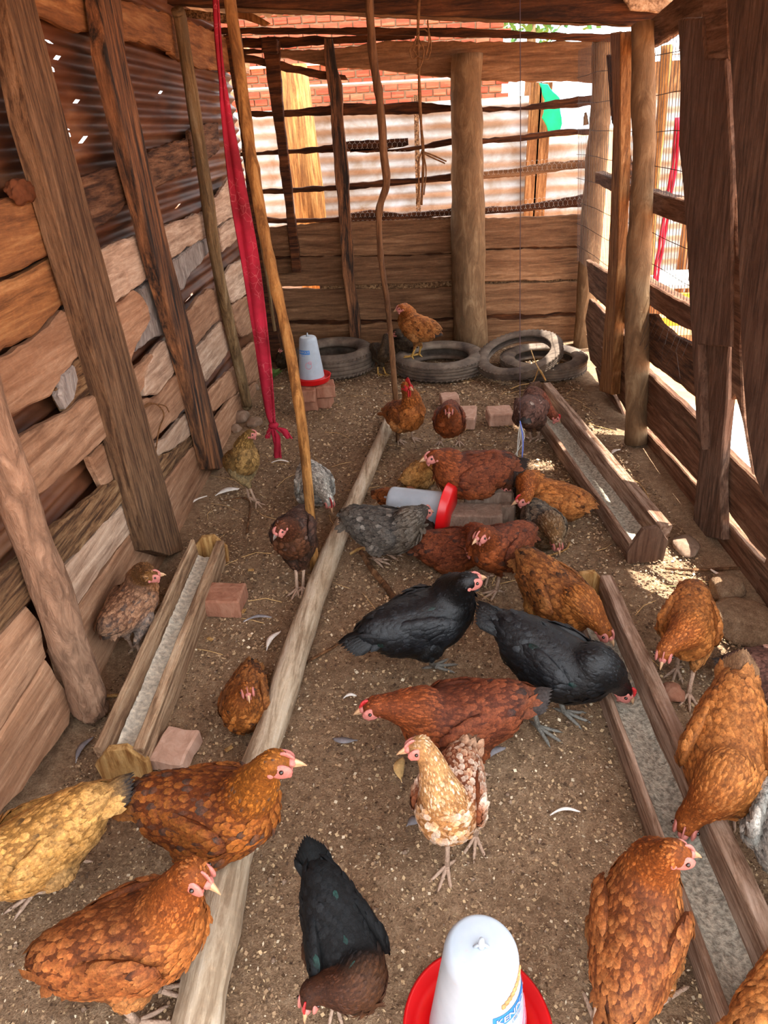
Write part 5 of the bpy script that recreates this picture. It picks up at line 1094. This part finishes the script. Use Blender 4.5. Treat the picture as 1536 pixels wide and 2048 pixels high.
hen('redbrown', 'dark rust chicken lying on top of the grey bricks', (945, 948), (1030, 925), (868, 912), .33, 195, -10, 1.12, z0=.115, sit=True, pitch=4, tailp=12, tailL=.11, lod=1.25)
hen('buff', 'small yellow-brown chicken half hidden behind the rust one on bricks', (842, 948), (812, 955), (872, 940), .16, 10, -20, .72, sit=True, lod=1.4)
hen('darkbrown', 'dark brown chicken dozing under the hanging strings', (1045, 972), (1080, 968), (1015, 978), .14, 190, -30, .78, sit=True, lod=1.4)
hen('ginger', 'buff chicken with a rust head resting beside the far trough', (1102, 1000), (1165, 1000), (1042, 1012), .21, 192, -18, 1.02, sit=True, tailp=10, tailL=.08, lod=1.25, comb=.012, tailtip=(50, 46, 42))
hen('barred', 'grey barred chicken curled up with its head low', (1085, 1052), (1066, 1012), (1113, 1084), .13, -78, -40, .92, sit=True, lod=1.25)
hen('redbrown', 'red-brown chicken standing in front of the grey bricks', (1003, 1095), (1045, 1060), (966, 1068), .34, 222, -14, .95, feet=[(965, 1150), (990, 1188)], pitch=10, tailp=-15, tailL=.08, lod=1.25, legm='leg')
hen('redbrown', 'dark chestnut chicken crouching with its beak pointing down', (905, 1098), (866, 1085), (944, 1098), .21, -70, -55, .95, h=.12, sit=True, tailp=5, lod=1.25)
hen('grey', 'slate grey chicken bending toward the toppled drinker', (768, 1060), (706, 1038), (845, 1022), .24, 35, -20, 1.02, feet=[(776, 1112), (752, 1124)], h=.18, pitch=0, tailp=-12, tailL=.08, lod=1.2, legm='leg')
hen('darkbrown', 'mottled brown chicken with a white-tipped dark tail', (842, 1060), (858, 1092), (838, 1030), .14, 95, -20, .72, sit=True, tailp=-5, tailL=.09, tailtip=(190, 196, 200), lod=1.3)
hen('rust', 'small rust chicken tucked against the toppled drinker dome', (797, 1002), (775, 990), (820, 1012), .14, -50, -40, .66, sit=True, lod=1.4)
hen('white', 'white and grey mottled chicken with a red comb and lowered head', (627, 968), (612, 925), (657, 1000), .15, -62, -55, 1.0, sit=True, h=.1, comb=.016, wattle=1, lod=1.25)
hen('darkbrown', 'dark brown long-legged chicken left of the leaning stick', (590, 1068), (606, 1020), (562, 1054), .35, 230, -35, .92, feet=[(606, 1180), (594, 1184)], h=.22, pitch=10, tailp=-10, tailL=.07, lod=1.2, comb=.010)
hen('olive', 'slim olive-brown chicken standing below the red cloth knot', (483, 922), (468, 905), (499, 868), .36, 12, -6, .84, feet=[(500, 1000), (514, 1008)], h=.24, pitch=34, tailp=-20, tailL=.06, lod=1.3)
hen('tan', 'brown and grey fluffy chicken between left wall and pale trough', (262, 1212), (208, 1245), (306, 1150), .36, 25, -8, .84, feet=[(270, 1300), (285, 1312)], h=.21, pitch=14, tailp=-28, tailL=.08, comb=.008)
hen('spotted', 'small chicken with a black-flecked back sitting by the floor pole', (492, 1402), (503, 1320), (494, 1376), .20, -72, -12, .80, sit=True, tailp=25, tailL=.08, comb=.010)
hen('dim', 'small dark chick beside the drinker near the left corner post', (566, 722), (578, 708), (562, 700), .16, 230, -10, .55, sit=True, lod=1.8)
